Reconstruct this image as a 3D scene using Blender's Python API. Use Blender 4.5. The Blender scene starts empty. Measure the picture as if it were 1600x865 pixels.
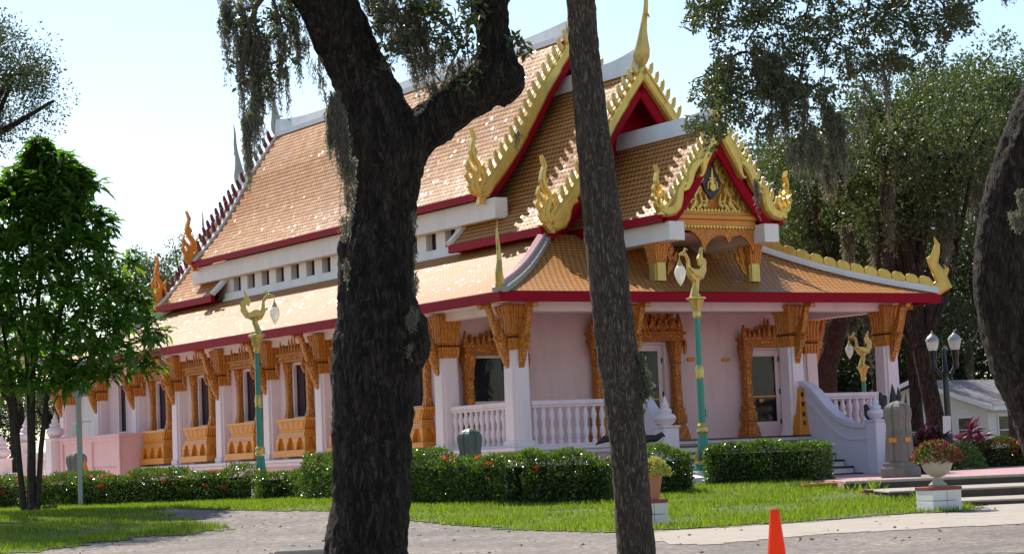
import bpy, bmesh, math, random
import numpy as np
from mathutils import Vector, Matrix
R_=math.radians
scene=bpy.context.scene
col=scene.collection
rng=np.random.default_rng(7); random.seed(7)
# ---------------------------------------------------------------- camera
W_,H_=1600,865; CX,CY,FL=800.,432.5,3400.
EYE=Vector((0,0,1.05))
def cam_axes():
    p1=Vector((-1350-CX,812-CY,FL)); x2=5000.
    p2=Vector((x2-CX,812-0.043*(x2+1350)-CY,FL))
    up=p1.cross(p2).normalized()
    if up.y>0: up=-up
    fwd=Vector((0,0,1)); fwd=(fwd-up*up.z).normalized()
    right=fwd.cross(up)
    if right.x<0: right=-right
    return right,fwd,up
RT,FW,UP=cam_axes()          # world axes written in lens coordinates (x right, y down, z forward)
def ray(x,y):
    v=Vector((x-CX,y-CY,FL)); return Vector((RT.dot(v),FW.dot(v),UP.dot(v)))
cd=bpy.data.cameras.new('camera'); cam=bpy.data.objects.new('camera',cd); col.objects.link(cam); scene.camera=cam
cd.sensor_width=36; cd.lens=FL/1600*36; cd.clip_end=3000; cd.clip_start=.1
cx_=Vector((RT.x,FW.x,UP.x)); cy_=-Vector((RT.y,FW.y,UP.y)); cz_=-Vector((RT.z,FW.z,UP.z))
M=Matrix((cx_,cy_,cz_)).transposed().to_4x4(); M.translation=EYE; cam.matrix_world=M
def at(x,y,Y):               # point of the scene seen at pixel (x,y), Y metres away
    q=ray(x,y); return EYE+q*(Y/q.y)
def gz(X,Y):                 # height of the ground
    t=min(1,max(0,(Y-30)/14)); z=.42*t*t*(3-2*t)
    d=math.hypot(X+9.4,(Y-38.6)*.9); 
    if d<5: z+=.12*(.5+.5*math.cos(math.pi*d/5))
    return z
def gp(x,y):                 # ground point seen at a pixel
    q=ray(x,y); Y=12.
    while Y<90:
        P=EYE+q*(Y/q.y)
        if P.z<=gz(P.x,Y): return P
        Y+=.05
    return P
# ---------------------------------------------------------------- objects
def tag(o,label=None,cat=None,group=None,kind=None):
    if label: o['label']=label
    if cat: o['category']=cat
    if group: o['group']=group
    if kind: o['kind']=kind
    return o
def empty(name,loc,rz=0):
    o=bpy.data.objects.new(name,None); col.objects.link(o); o.location=loc; o.rotation_euler=(0,0,rz); o.empty_display_size=.2; return o
def children(o): return [c for c in bpy.data.objects if c.parent is o]
def copy_tree(o,parent=None,kids=None):
    if kids is None:
        kids={}
        for c in bpy.data.objects:
            if c.parent: kids.setdefault(c.parent.name,[]).append(c)
    c=o.copy(); col.objects.link(c); c.parent=parent
    for ch in kids.get(o.name,[]): copy_tree(ch,c,kids)
    return c
class MB:
    def __init__(s): s.v=[]; s.f=[]; s.m=[]; s.uv=[]; s.mi=0
    def add(s,vs,fs,uvs=None):
        n=len(s.v); s.v+= [tuple(p) for p in vs]
        for k,f in enumerate(fs):
            s.f.append(tuple(i+n for i in f)); s.m.append(s.mi); s.uv.append(uvs[k] if uvs else None)
        return s
    def box(s,x0,x1,y0,y1,z0,z1):
        if x0>x1:x0,x1=x1,x0
        if y0>y1:y0,y1=y1,y0
        if z0>z1:z0,z1=z1,z0
        return s.add([(x0,y0,z0),(x1,y0,z0),(x1,y1,z0),(x0,y1,z0),(x0,y0,z1),(x1,y0,z1),(x1,y1,z1),(x0,y1,z1)],
          [(0,3,2,1),(4,5,6,7),(0,1,5,4),(1,2,6,5),(2,3,7,6),(3,0,4,7)])
    def loft(s,shape,levels,c=(0,0),cap=True):      # shape: unit 2-D outline, levels: (z,sx,sy[,ox,oy])
        n=len(shape); vs=[]
        for L in levels:
            z,sx,sy=L[:3]; ox,oy=(L[3],L[4]) if len(L)>3 else (0,0)
            for (x,y) in shape: vs.append((c[0]+x*sx+ox,c[1]+y*sy+oy,z))
        fs=[]
        for k in range(len(levels)-1):
            for i in range(n):
                j=(i+1)%n; fs.append((k*n+i,k*n+j,(k+1)*n+j,(k+1)*n+i))
        if cap: fs.append(tuple(range(n-1,-1,-1))); fs.append(tuple((len(levels)-1)*n+i for i in range(n)))
        return s.add(vs,fs)
    def lathe(s,prof,c=(0,0,0),n=16):
        sh=[(math.cos(2*math.pi*i/n),math.sin(2*math.pi*i/n)) for i in range(n)]
        return s.loft(sh,[(c[2]+z,r,r) for (r,z) in prof],(c[0],c[1]))
    def tube(s,pts,rad,n=8,flat=1.,up=None,cap=True,jit=0,ridge=0):
        pts=[Vector(p) for p in pts]; m=len(pts)
        if not hasattr(rad,'__len__'): rad=[rad]*m
        T=[(pts[min(i+1,m-1)]-pts[max(i-1,0)]).normalized() for i in range(m)]
        ref=Vector(up) if up else (Vector((0,0,1)) if abs(T[0].z)<.9 else Vector((1,0,0)))
        vs=[]
        for i in range(m):
            a=T[i].cross(ref)
            if a.length<1e-4: a=T[i].orthogonal()
            a.normalize(); b=T[i].cross(a).normalized()
            if not up: ref=-b if (-b).dot(ref)>0 else b
            for k in range(n):
                t=2*math.pi*k/n; r=rad[i]*(1+(random.uniform(-jit,jit) if jit else 0)+(ridge*(math.sin(5*t+i*.23)+.7*math.sin(9*t-i*.31+1)+.5*math.sin(2*t+i*.17)) if ridge else 0))
                vs.append(pts[i]+a*(math.cos(t)*r*(flat if up is None else 1))+b*(math.sin(t)*r*(flat if up is not None else 1)))
        fs=[(i*n+k,i*n+(k+1)%n,(i+1)*n+(k+1)%n,(i+1)*n+k) for i in range(m-1) for k in range(n)]
        if cap: fs+= [tuple(range(n-1,-1,-1)),tuple((m-1)*n+k for k in range(n))]
        return s.add(vs,fs)
    def prism(s,poly,fn,d0,d1):                     # polygon in 2-D, fn(u,v,d)->xyz, extruded from depth d0 to d1
        n=len(poly)
        vs=[fn(u,v,d0) for u,v in poly]+[fn(u,v,d1) for u,v in poly]
        return s.add(vs,[tuple(range(n)),tuple(range(2*n-1,n-1,-1))]+[(i,i+n,(i+1)%n+n,(i+1)%n) for i in range(n)])
    def ribbon(s,path,wid,fn,d0,d1):                # a band along a 2-D path, extruded (bevelled front)
        n=len(path); L=[];Rr=[]
        for i in range(n):
            a=path[max(i-1,0)]; b=path[min(i+1,n-1)]; dx,dy=b[0]-a[0],b[1]-a[1]; l=math.hypot(dx,dy) or 1
            w=wid[i] if hasattr(wid,'__len__') else wid
            L.append((path[i][0]-dy/l*w/2,path[i][1]+dx/l*w/2)); Rr.append((path[i][0]+dy/l*w/2,path[i][1]-dx/l*w/2))
        vs=[]
        for i in range(n):
            l,r=L[i],Rr[i]; li=(l[0]*.8+r[0]*.2,l[1]*.8+r[1]*.2); ri=(r[0]*.8+l[0]*.2,r[1]*.8+l[1]*.2)
            dd=(d0-d1)*.25
            vs+=[fn(*l,d1),fn(*l,d0-dd),fn(*li,d0),fn(*ri,d0),fn(*r,d0-dd),fn(*r,d1)]
        fs=[]
        for i in range(n-1):
            for k in range(6): fs.append((i*6+k,i*6+(k+1)%6,(i+1)*6+(k+1)%6,(i+1)*6+k))
        fs+=[(5,4,3,2,1,0),tuple((n-1)*6+k for k in range(6))]
        return s.add(vs,fs)
    def build(s,name,mat,parent=None,smooth=False,loc=None,bevel=0,rot=None):
        me=bpy.data.meshes.new(name); me.from_pydata([tuple(p) for p in s.v],[],s.f)
        mats=mat if isinstance(mat,(list,tuple)) else [mat]
        for mm in mats: me.materials.append(mm)
        if len(mats)>1: me.polygons.foreach_set('material_index',s.m)
        if any(u is not None for u in s.uv):
            ul=me.uv_layers.new(name='uv'); i=0
            for u,f in zip(s.uv,s.f):
                for k in range(len(f)):
                    if u is not None: ul.data[i].uv=u[k]
                    i+=1
        bm=bmesh.new(); bm.from_mesh(me)
        if not getattr(s,'keep',False): bmesh.ops.recalc_face_normals(bm,faces=bm.faces)
        if bevel:
            es=[e for e in bm.edges if len(e.link_faces)==2 and e.calc_face_angle(0)>.6]
            bmesh.ops.bevel(bm,geom=es,offset=bevel,segments=1,affect='EDGES')
        bm.to_mesh(me); bm.free()
        if smooth:
            me.polygons.foreach_set('use_smooth',[True]*len(me.polygons))
            me.set_sharp_from_angle(angle=R_(smooth if smooth>1 else 40))
        o=bpy.data.objects.new(name,me); col.objects.link(o)
        if parent: o.parent=parent
        if loc is not None: o.location=loc
        if rot is not None: o.rotation_euler=rot
        return o
def cloud_mesh(name,V,F,mat,parent=None,loc=None):   # big numpy meshes: V (n,3), F (m,k)
    me=bpy.data.meshes.new(name); V=np.asarray(V,dtype=np.float32); F=np.asarray(F,dtype=np.int32)
    m,k=F.shape
    me.vertices.add(len(V)); me.vertices.foreach_set('co',V.ravel())
    me.loops.add(m*k); me.loops.foreach_set('vertex_index',F.ravel())
    me.polygons.add(m); me.polygons.foreach_set('loop_start',np.arange(m,dtype=np.int32)*k)
    me.update(calc_edges=True); me.materials.append(mat)
    o=bpy.data.objects.new(name,me); col.objects.link(o)
    if parent: o.parent=parent
    if loc is not None: o.location=loc
    return o
SQ=[(-1,-1),(1,-1),(1,1),(-1,1)]
def redent(k=.3): a=1-k; return [(-a,-1),(a,-1),(a,-a),(1,-a),(1,a),(a,a),(a,1),(-a,1),(-a,a),(-1,a),(-1,-a),(-a,-a)]
RD=redent(.28)
def fluted(n=5,d=.07):
    p=[]
    for s in range(4):
        a=s*math.pi/2; c,sn=round(math.cos(a)),round(math.sin(a))
        for i in range(n):
            for (t,r) in ((0,1-d*1.6),(.25,1),(.75,1)):
                u=-1+2*(i+t)/n
                if i==0 and t==0: u=-1+d*1.6
                x,y=u,-r
                p.append((x*c-y*sn,x*sn+y*c))
    return p
FLUTE=fluted()
# ---------------------------------------------------------------- materials
class NT:
    def __init__(s,name):
        s.m=bpy.data.materials.new(name); s.m.use_nodes=True; s.t=s.m.node_tree; s.n=s.t.nodes; s.n.clear()
        s.out=s.n.new('ShaderNodeOutputMaterial'); s.b=s.n.new('ShaderNodeBsdfPrincipled'); s.t.links.new(s.b.outputs[0],s.out.inputs[0])
    def N(s,t,**k):
        x=s.n.new(t)
        for a,b in k.items():
            if a.startswith('i_'):
                key=a[2:]; key=int(key) if key.isdigit() else key.replace('_',' ')
                x.inputs[key].default_value=b
            else: setattr(x,a,b)
        return x
    def L(s,a,b): s.t.links.new(a,b)
    def coord(s,kind='Object',scale=(1,1,1)):
        c=s.N('ShaderNodeTexCoord'); mp=s.N('ShaderNodeMapping'); mp.inputs['Scale'].default_value=scale
        s.L(c.outputs[kind],mp.inputs[0]); return mp.outputs[0]
    def noise(s,sc,co,det=4,rough=.6,dist=0):
        x=s.N('ShaderNodeTexNoise'); x.inputs['Scale'].default_value=sc; x.inputs['Detail'].default_value=det; x.inputs['Roughness'].default_value=rough; x.inputs['Distortion'].default_value=dist
        s.L(co,x.inputs['Vector']); return x.outputs[0]
    def ramp(s,fac,stops):
        r=s.N('ShaderNodeValToRGB'); e=r.color_ramp.elements
        while len(e)<len(stops): e.new(.5)
        for k,(p,c) in enumerate(stops): e[k].position=p; e[k].color=(*c,1) if len(c)==3 else c
        s.L(fac,r.inputs[0]); return r.outputs[0]
    def math(s,op,a,b=None,c=None):
        x=s.N('ShaderNodeMath',operation=op)
        for i,v in enumerate((a,b,c)):
            if v is None: continue
            if isinstance(v,(int,float)): x.inputs[i].default_value=v
            else: s.L(v,x.inputs[i])
        return x.outputs[0]
    def mix(s,fac,a,b,mode='MIX'):
        x=s.N('ShaderNodeMix',data_type='RGBA',blend_type=mode)
        for i,v in ((0,fac),(6,a),(7,b)):
            if isinstance(v,(int,float)): x.inputs[i].default_value=v
            elif isinstance(v,tuple): x.inputs[i].default_value=(*v,1) if len(v)==3 else v
            else: s.L(v,x.inputs[i])
        return x.outputs[2]
    def bump(s,h,strength=.5,dist=.02,normal=None):
        x=s.N('ShaderNodeBump'); x.inputs['Strength'].default_value=strength; x.inputs['Distance'].default_value=dist
        s.L(h,x.inputs['Height'])
        if normal is not None: s.L(normal,x.inputs['Normal'])
        return x.outputs[0]
    def color(s,c):
        if isinstance(c,tuple): s.b.inputs['Base Color'].default_value=(*c,1)
        else: s.L(c,s.b.inputs['Base Color'])
    def set(s,**k):
        for a,b in k.items():
            i=s.b.inputs[a.replace('_',' ')]
            if isinstance(b,(int,float,tuple)): i.default_value=b
            else: s.L(b,i)
def mul(c,f): return tuple(min(1,x*f) for x in c)
def plain(name,c,rough=.6,metal=0,var=.12,sc=3,bsc=60,bst=.15,spec=.5,dirt=None,coat=0):
    t=NT(name); co=t.coord(); n=t.noise(sc,co,6,.65)
    cc=t.mix(n,mul(c,1-var*1.5),mul(c,1+var))
    if dirt:
        n2=t.noise(1.3,t.coord(scale=(1.6,1.6,.35)),8,.7); m=t.ramp(n2,[(.48,(0,0,0)),(.75,(1,1,1))]); cc=t.mix(t.math('MULTIPLY',m,dirt[1]),cc,dirt[0])
    t.color(cc); t.set(Roughness=rough,Metallic=metal,Specular_IOR_Level=spec,Coat_Weight=coat)
    t.set(Normal=t.bump(t.noise(bsc,co,4),bst,.01)); return t.m
def carved(name,c,deep,rough=.42,metal=.35,sc=16,st=.9,dist=.03,spark=True):
    t=NT(name); co=t.coord(); 
    v=t.N('ShaderNodeTexVoronoi',feature='F1'); v.inputs['Scale'].default_value=sc; v.inputs['Randomness'].default_value=.8
    w=t.N('ShaderNodeMapping'); nz=t.N('ShaderNodeTexNoise'); nz.inputs['Scale'].default_value=sc*.5; nz.inputs['Detail'].default_value=2; t.L(co,nz.inputs['Vector'])
    vm=t.N('ShaderNodeVectorMath',operation='MULTIPLY_ADD'); t.L(nz.outputs[1],vm.inputs[0]); vm.inputs[1].default_value=(.07,.07,.07); t.L(co,vm.inputs[2]); t.L(vm.outputs[0],v.inputs['Vector'])
    h=v.outputs['Distance']; m=t.ramp(h,[(.42,(1,1,1)),(.72,(0,0,0))])
    big=t.noise(2.5,co,3); base=t.mix(big,mul(c,.78),mul(c,1.12))
    t.color(t.mix(m,base,deep)); t.set(Roughness=rough,Metallic=metal,Specular_IOR_Level=.5)
    t.set(Normal=t.bump(h,-st if False else st,dist)); 
    for l in list(t.t.links):
        if l.to_node.type=='BUMP': l.to_node.invert=True
    return t.m
M_={}
M_['gold']=carved('carved_gold_paint',(.74,.29,.035),(.40,.125,.016),rough=.36,metal=.22,sc=21,st=.8,dist=.03)
M_['goldfine']=carved('fine_carved_gold',(.76,.31,.04),(.46,.15,.02),sc=30,rough=.36,metal=.22,st=.5,dist=.018)
M_['goldplain']=plain('ochre_gold_paint',(.74,.28,.03),.38,.08,.15,4,30,.25,dirt=((.5,.2,.03),.5))
M_['barge']=plain('yellow_gold_paint',(.76,.52,.12),.30,.45,.16,4,18,.35,dirt=((.34,.22,.05),.7))
M_['barge2']=plain('olive_gold_paint',(.66,.48,.14),.32,.45,.18,5,20,.4,dirt=((.30,.22,.07),.7))
M_['greygold']=plain('weathered_pale_finial_paint',(.42,.42,.34),.5,.1,.12,4,30,.2)
M_['red']=plain('crimson_fascia_paint',(.33,.004,.018),.5,0,.10,2,40,.08,spec=.08,dirt=((.20,.006,.012),.4))
M_['maroon']=plain('maroon_tile_edge',(.16,.01,.03),.4,0,.1)
M_['white']=plain('white_plaster',(.86,.82,.76),.6,0,.05,1.2,50,.1,dirt=((.60,.56,.50),.45))
M_['ridge']=plain('white_ridge_plaster',(.82,.82,.82),.55,0,.05,1.5,40,.1,dirt=((.55,.56,.57),.5))
M_['pink']=plain('pale_pink_wall_paint',(.83,.60,.585),.62,0,.04,.9,60,.12,dirt=((.58,.45,.43),.65))
M_['pinkw']=plain('pinkish_white_paint',(.88,.72,.71),.55,0,.04,1.2,50,.1,dirt=((.62,.51,.49),.6))
M_['pinkd']=plain('salmon_pink_paint',(.82,.47,.44),.6,0,.06,1,50,.1,dirt=((.55,.31,.28),.5))
M_['lav']=plain('cool_white_parapet_paint',(.74,.66,.72),.55,0,.05,1.2,50,.1,dirt=((.5,.46,.52),.35))
M_['darkwood']=plain('dark_purple_brown_shutter',(.06,.028,.036),.6,0,.2,5,30,.1,spec=.15)
M_['black']=plain('black_enamel',(.012,.012,.014),.3,0,.2)
M_['dstone']=plain('grey_granite',(.21,.195,.165),.75,0,.22,8,90,.35,spec=.2,dirt=((.10,.095,.08),.75))
M_['gstone']=plain('greenish_bronze_stone',(.085,.11,.085),.55,0,.2,7,70,.3,dirt=((.04,.05,.04),.5))
M_['conc']=plain('sidewalk_concrete',(.43,.365,.30),.88,0,.14,1.4,120,.3,spec=.25,dirt=((.24,.20,.165),.6))
M_['concd']=plain('backlit_weathered_concrete_riser',(.095,.078,.064),.9,0,.25,3,90,.4,spec=.15,dirt=((.05,.045,.038),.6))  # base colour darkened to carry the backlit shade of the risers, with dirt streaks
M_['terr']=plain('dusty_pink_paving',(.50,.27,.27),.75,0,.12,1.5,70,.25,dirt=((.36,.22,.22),.6))
M_['walk']=plain('cream_bounce_paving_concrete',(.62,.50,.44),.8,0,.1,1.5,90,.25,dirt=((.45,.36,.31),.5))  # pale colour for the added paving that bounces light
M_['brick']=plain('red_brick',(.33,.085,.05),.8,0,.2,12,60,.4)
M_['terra']=plain('terracotta',(.52,.22,.12),.7,0,.1,5,60,.15)
M_['urn']=plain('cast_stone_cream',(.50,.46,.38),.75,0,.12,6,80,.3,dirt=((.28,.26,.2),.5))
M_['green']=plain('jade_green_lamp_paint',(.045,.27,.20),.4,.1,.12,4,40,.1,dirt=((.10,.2,.14),.4))
def mat_cone():
    t=NT('orange_cone_plastic'); co=t.coord(); t.color(t.mix(t.ramp(t.noise(9,co,7,.8),[(.6,(0,0,0)),(.75,(1,1,1))]),(1.,.10,.008),(.55,.09,.03))); t.set(Roughness=.45,Specular_IOR_Level=.3)
    tr=t.N('ShaderNodeBsdfTranslucent'); tr.inputs[0].default_value=(1,.10,.005,1); mx=t.N('ShaderNodeMixShader'); mx.inputs[0].default_value=.4
    t.L(t.b.outputs[0],mx.inputs[1]); t.L(tr.outputs[0],mx.inputs[2]); t.L(mx.outputs[0],t.out.inputs[0]); return t.m
M_['orange']=mat_cone()
M_['paper']=plain('white_paper',(.8,.78,.78),.7,0,.04)
M_['galv']=plain('grey_galvanised_pole',(.38,.40,.38),.5,.3,.1)
M_['yel']=plain('yellow_painted_board',(.62,.30,.03),.6,0,.15,8,50,.3)
M_['shingle']=None
def mat_glass():
    t=NT('dark_window_glass'); co=t.coord(); n=t.noise(2.2,co,3,.5,1.5)
    t.color((.012,.013,.016)); t.set(Roughness=.08,Specular_IOR_Level=.3,Normal=t.bump(n,.12,.05)); return t.m
M_['glass']=mat_glass()
def mat_globe():
    t=NT('milky_lamp_glass'); t.color((.85,.84,.78)); t.set(Roughness=.18,Transmission_Weight=.35,Subsurface_Weight=.0,IOR=1.3,Specular_IOR_Level=.6)
    tr=t.N('ShaderNodeBsdfTranslucent'); tr.inputs[0].default_value=(.9,.88,.8,1); mx=t.N('ShaderNodeMixShader'); mx.inputs[0].default_value=.4
    t.L(t.b.outputs[0],mx.inputs[1]); t.L(tr.outputs[0],mx.inputs[2]); t.L(mx.outputs[0],t.out.inputs[0]); return t.m
M_['globe']=mat_globe()
def mat_tile(name,cA,cB,tw=.115,th=.12,gl=.33):
    t=NT(name); uvn=t.N('ShaderNodeUVMap',uv_map='uv'); sp=t.N('ShaderNodeSeparateXYZ'); t.L(uvn.outputs[0],sp.inputs[0])
    v=t.math('DIVIDE',sp.outputs[1],th); row=t.math('FLOOR',v); fv=t.math('FRACT',v)
    off=t.math('MULTIPLY',t.math('MODULO',row,2.),.5)
    u=t.math('ADD',t.math('DIVIDE',sp.outputs[0],tw),off); cl=t.math('FLOOR',u); fu=t.math('FRACT',u)
    cb=t.N('ShaderNodeCombineXYZ'); t.L(cl,cb.inputs[0]); t.L(row,cb.inputs[1])
    wn=t.N('ShaderNodeTexWhiteNoise',noise_dimensions='2D'); t.L(cb.outputs[0],wn.inputs['Vector'])
    # pointed tile tip: edge distance
    ax=t.math('ABSOLUTE',t.math('SUBTRACT',fu,.5))            # 0 centre .. .5 edge
    tip=t.math('MULTIPLY',ax,.9)                               # lower edge rises towards the sides
    d=t.math('SUBTRACT',fv,tip)                                # <0: the gap below the tip
    gap=t.ramp(d,[(.04,(1,1,1)),(.20,(0,0,0))])
    side=t.ramp(ax,[(.38,(0,0,0)),(.5,(1,1,1))])
    hgt=t.math('SUBTRACT',t.math('SUBTRACT',1,fv),t.math('MULTIPLY',gap,.9)); hgt=t.math('SUBTRACT',hgt,t.math('MULTIPLY',side,.3))
    base=t.mix(wn.outputs[0],cA,cB)
    n=t.noise(.55,t.coord(),6,.7); base=t.mix(t.math('MULTIPLY',t.ramp(n,[(.42,(0,0,0)),(.68,(1,1,1))]),.3),base,(.50,.27,.16))
    g=t.math('MAXIMUM',t.math('MULTIPLY',gap,.9),t.math('MULTIPLY',side,.8))
    t.color(t.mix(g,base,(.11,.04,.016)))
    # every tile sits a little differently
    geo=t.N('ShaderNodeNewGeometry'); sb=t.N('ShaderNodeVectorMath',operation='SUBTRACT'); t.L(wn.outputs[1],sb.inputs[0]); sb.inputs[1].default_value=(.5,.5,.5)
    cb2=t.N('ShaderNodeCombineXYZ'); t.L(t.math('FLOOR',t.math('MULTIPLY',u,2.3)),cb2.inputs[0]); t.L(t.math('FLOOR',t.math('MULTIPLY',v,2.)),cb2.inputs[1])
    wn2=t.N('ShaderNodeTexWhiteNoise',noise_dimensions='2D'); t.L(cb2.outputs[0],wn2.inputs['Vector']); shiny=t.math('GREATER_THAN',wn2.outputs[0],.45)
    sb2=t.N('ShaderNodeVectorMath',operation='SUBTRACT'); t.L(wn2.outputs[1],sb2.inputs[0]); sb2.inputs[1].default_value=(.5,.5,.5)
    def tilt(s,src=None):
        sc=t.N('ShaderNodeVectorMath',operation='SCALE'); t.L((src or sb).outputs[0],sc.inputs[0]); sc.inputs['Scale'].default_value=s
        ad=t.N('ShaderNodeVectorMath',operation='ADD'); t.L(geo.outputs['Normal'],ad.inputs[0]); t.L(sc.outputs[0],ad.inputs[1])
        nm=t.N('ShaderNodeVectorMath',operation='NORMALIZE'); t.L(ad.outputs[0],nm.inputs[0]); return nm.outputs[0]
    t.set(Roughness=.5,Specular_IOR_Level=.15,Normal=t.bump(hgt,.6,.012,tilt(gl)))
    g2=t.N('ShaderNodeBsdfGlossy'); g2.inputs['Roughness'].default_value=.16; t.L(tilt(.72,sb2),g2.inputs['Normal'])
    mx=t.N('ShaderNodeMixShader'); t.L(t.math('MULTIPLY',shiny,.018),mx.inputs[0]); t.L(t.b.outputs[0],mx.inputs[1]); t.L(g2.outputs[0],mx.inputs[2]); t.L(mx.outputs[0],t.out.inputs[0]); return t.m
M_['tile']=mat_tile('glazed_orange_roof_tile',(.50,.20,.038),(.60,.26,.055),.15,.15,.10)
def mat_bark(name,cA,cB,sc=14,zs=.35,st=1.,dist=.05,lichen=.4):
    t=NT(name); co=t.coord(scale=(1,1,zs)); nz=t.N('ShaderNodeTexNoise'); nz.inputs['Scale'].default_value=9; nz.inputs['Detail'].default_value=5; t.L(co,nz.inputs['Vector'])
    vm=t.N('ShaderNodeVectorMath',operation='MULTIPLY_ADD'); t.L(nz.outputs[1],vm.inputs[0]); vm.inputs[1].default_value=(.14,.14,.14); t.L(co,vm.inputs[2])
    v=t.N('ShaderNodeTexVoronoi',feature='DISTANCE_TO_EDGE'); v.inputs['Scale'].default_value=sc; t.L(vm.outputs[0],v.inputs['Vector'])
    v2=t.N('ShaderNodeTexVoronoi'); v2.inputs['Scale'].default_value=sc; t.L(vm.outputs[0],v2.inputs['Vector'])
    cr=t.ramp(v.outputs[0],[(0,(0,0,0)),(.22,(1,1,1))]); f=t.noise(60,co,7,.75); big=t.noise(3.,t.coord(),5,.7)
    cell=t.N('ShaderNodeSeparateColor'); t.L(v2.outputs['Color'],cell.inputs[0])
    f2=t.math('ADD',t.math('MULTIPLY',f,.6),t.math('MULTIPLY',cell.outputs[0],.4))
    c=t.mix(t.ramp(f2,[(.3,(0,0,0)),(.72,(1,1,1))]),cA,cB); c=t.mix(t.ramp(big,[(.35,(0,0,0)),(.7,(1,1,1))]),mul2(t,c,.7),c); c=t.mix(t.math('MULTIPLY_ADD',cr,.55,.45),mul(cA,.4),c)
    if lichen:
        co2=t.coord(); l=t.ramp(t.noise(2.6,co2,9,.8),[(.585,(0,0,0)),(.64,(1,1,1))]); c=t.mix(t.math('MULTIPLY',l,lichen),c,(.13,.15,.115))
    t.color(c); t.set(Roughness=.9,Specular_IOR_Level=.25)
    h=t.math('ADD',t.math('ADD',t.math('MULTIPLY',cr,.8),t.math('MULTIPLY',f,.9)),t.math('MULTIPLY',cell.outputs[1],.35)); t.set(Normal=t.bump(h,st,dist)); return t.m
def mul2(t,c,f): return t.mix(1.,c,(f,f,f),'MULTIPLY')
M_['bark']=mat_bark('dark_oak_bark',(.024,.017,.012),(.13,.096,.072),30,.26,1.,.07,.85)
M_['bark2']=mat_bark('ridged_oak_bark',(.04,.027,.02),(.17,.12,.088),26,.22,1.,.07,lichen=.2)
M_['palm']=mat_bark('palm_trunk_fibre',(.11,.078,.055),(.28,.215,.16),44,.26,1.,.03,lichen=.35)
M_['twig']=plain('twig_bark',(.07,.055,.045),.9,0,.2)
M_['redbark']=mat_bark('reddish_limb_bark',(.09,.035,.028),(.17,.075,.06),20,.4,.8,.03,lichen=.15)
def mat_leaf(name,cs,trans=.45,rough=.35,spec=.5,tc=None):
    t=NT(name); geo=t.N('ShaderNodeNewGeometry'); c=t.ramp(geo.outputs['Random Per Island'],[(i/(len(cs)-1) if len(cs)>1 else 0,x) for i,x in enumerate(cs)])
    t.color(c); t.set(Roughness=rough,Specular_IOR_Level=spec)
    tr=t.N('ShaderNodeBsdfTranslucent'); cc=t.mix(1.,c,tc or (1.5,1.7,.5),'MULTIPLY'); t.L(cc,tr.inputs[0])
    mx=t.N('ShaderNodeMixShader'); mx.inputs[0].default_value=trans
    t.L(t.b.outputs[0],mx.inputs[1]); t.L(tr.outputs[0],mx.inputs[2]); t.L(mx.outputs[0],t.out.inputs[0]); return t.m
M_['oakleaf']=mat_leaf('oak_leaves',[(.032,.045,.018),(.05,.065,.022),(.075,.085,.03),(.045,.055,.025)],.32,.30,.7)
M_['farleaf']=mat_leaf('far_oak_leaves',[(.042,.068,.022),(.06,.088,.028),(.10,.115,.04),(.05,.07,.03)],.38,.42,.5,(1.35,1.45,.55))
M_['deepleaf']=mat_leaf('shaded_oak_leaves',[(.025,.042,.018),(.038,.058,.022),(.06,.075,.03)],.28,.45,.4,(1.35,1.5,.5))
M_['mango']=mat_leaf('long_mango_leaves',[(.04,.10,.018),(.07,.15,.025),(.11,.20,.035),(.15,.19,.04)],.52,.3,.5,(1.5,1.9,.45))
M_['hedge']=mat_leaf('ixora_hedge_leaves',[(.05,.09,.02),(.07,.12,.025),(.11,.16,.03),(.17,.18,.04)],.38,.2,.9,(1.5,1.8,.4))
M_['hedge2']=mat_leaf('shaded_hedge_leaves',[(.04,.08,.02),(.07,.11,.025),(.14,.06,.02)],.3,.3,.5)
M_['flower']=mat_leaf('red_ixora_flowers',[(.75,.03,.01),(.85,.10,.01)],.3,.5,.3,(1.2,1,1))
M_['mumred']=mat_leaf('dark_red_mum_petals',[(.22,.012,.022),(.30,.03,.03),(.12,.03,.02)],.2,.5,.3,(1.2,1,1))
M_['mumyel']=mat_leaf('pale_yellow_mum_petals',[(.55,.55,.10),(.65,.60,.18),(.4,.45,.08)],.25,.5,.3,(1.1,1.1,.8))
M_['ti']=mat_leaf('magenta_ti_leaves',[(.09,.01,.03),(.24,.015,.07),(.05,.012,.025)],.3,.3,.5,(1.4,.8,1.1))
M_['darkleaf']=mat_leaf('near_black_bronze_leaves',[(.02,.02,.02),(.035,.03,.022)],.08,.35,.4,(1,1,.8))
M_['croton']=mat_leaf('green_bronze_broad_leaves',[(.03,.035,.02),(.10,.06,.02),(.03,.05,.02)],.3,.35,.4,(1.3,1.2,.6))
M_['moss']=mat_leaf('grey_spanish_moss',[(.15,.14,.11),(.24,.22,.17),(.31,.29,.23)],.5,.9,.1,(1.1,1.1,.9))
M_['grassb']=mat_leaf('grass_blades',[(.10,.16,.015),(.16,.23,.02),(.23,.29,.035),(.29,.28,.08)],.46,.5,.3,(1.4,1.6,.4))
M_['palmleaf']=mat_leaf('palm_frond_leaves',[(.06,.12,.03),(.10,.17,.05)],.45,.3,.5)
def mat_lawn():
    t=NT('lawn_turf'); co=t.coord(); t.color(t.mix(t.ramp(t.noise(.9,co,6,.7),[(.5,(0,0,0)),(.72,(1,1,1))]),t.mix(t.noise(18,co,5,.7),(.05,.07,.015),(.12,.15,.03)),(.20,.16,.09))); t.set(Roughness=.9,Normal=t.bump(t.noise(60,co,4),.6,.03)); return t.m
M_['lawn']=mat_lawn()
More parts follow.
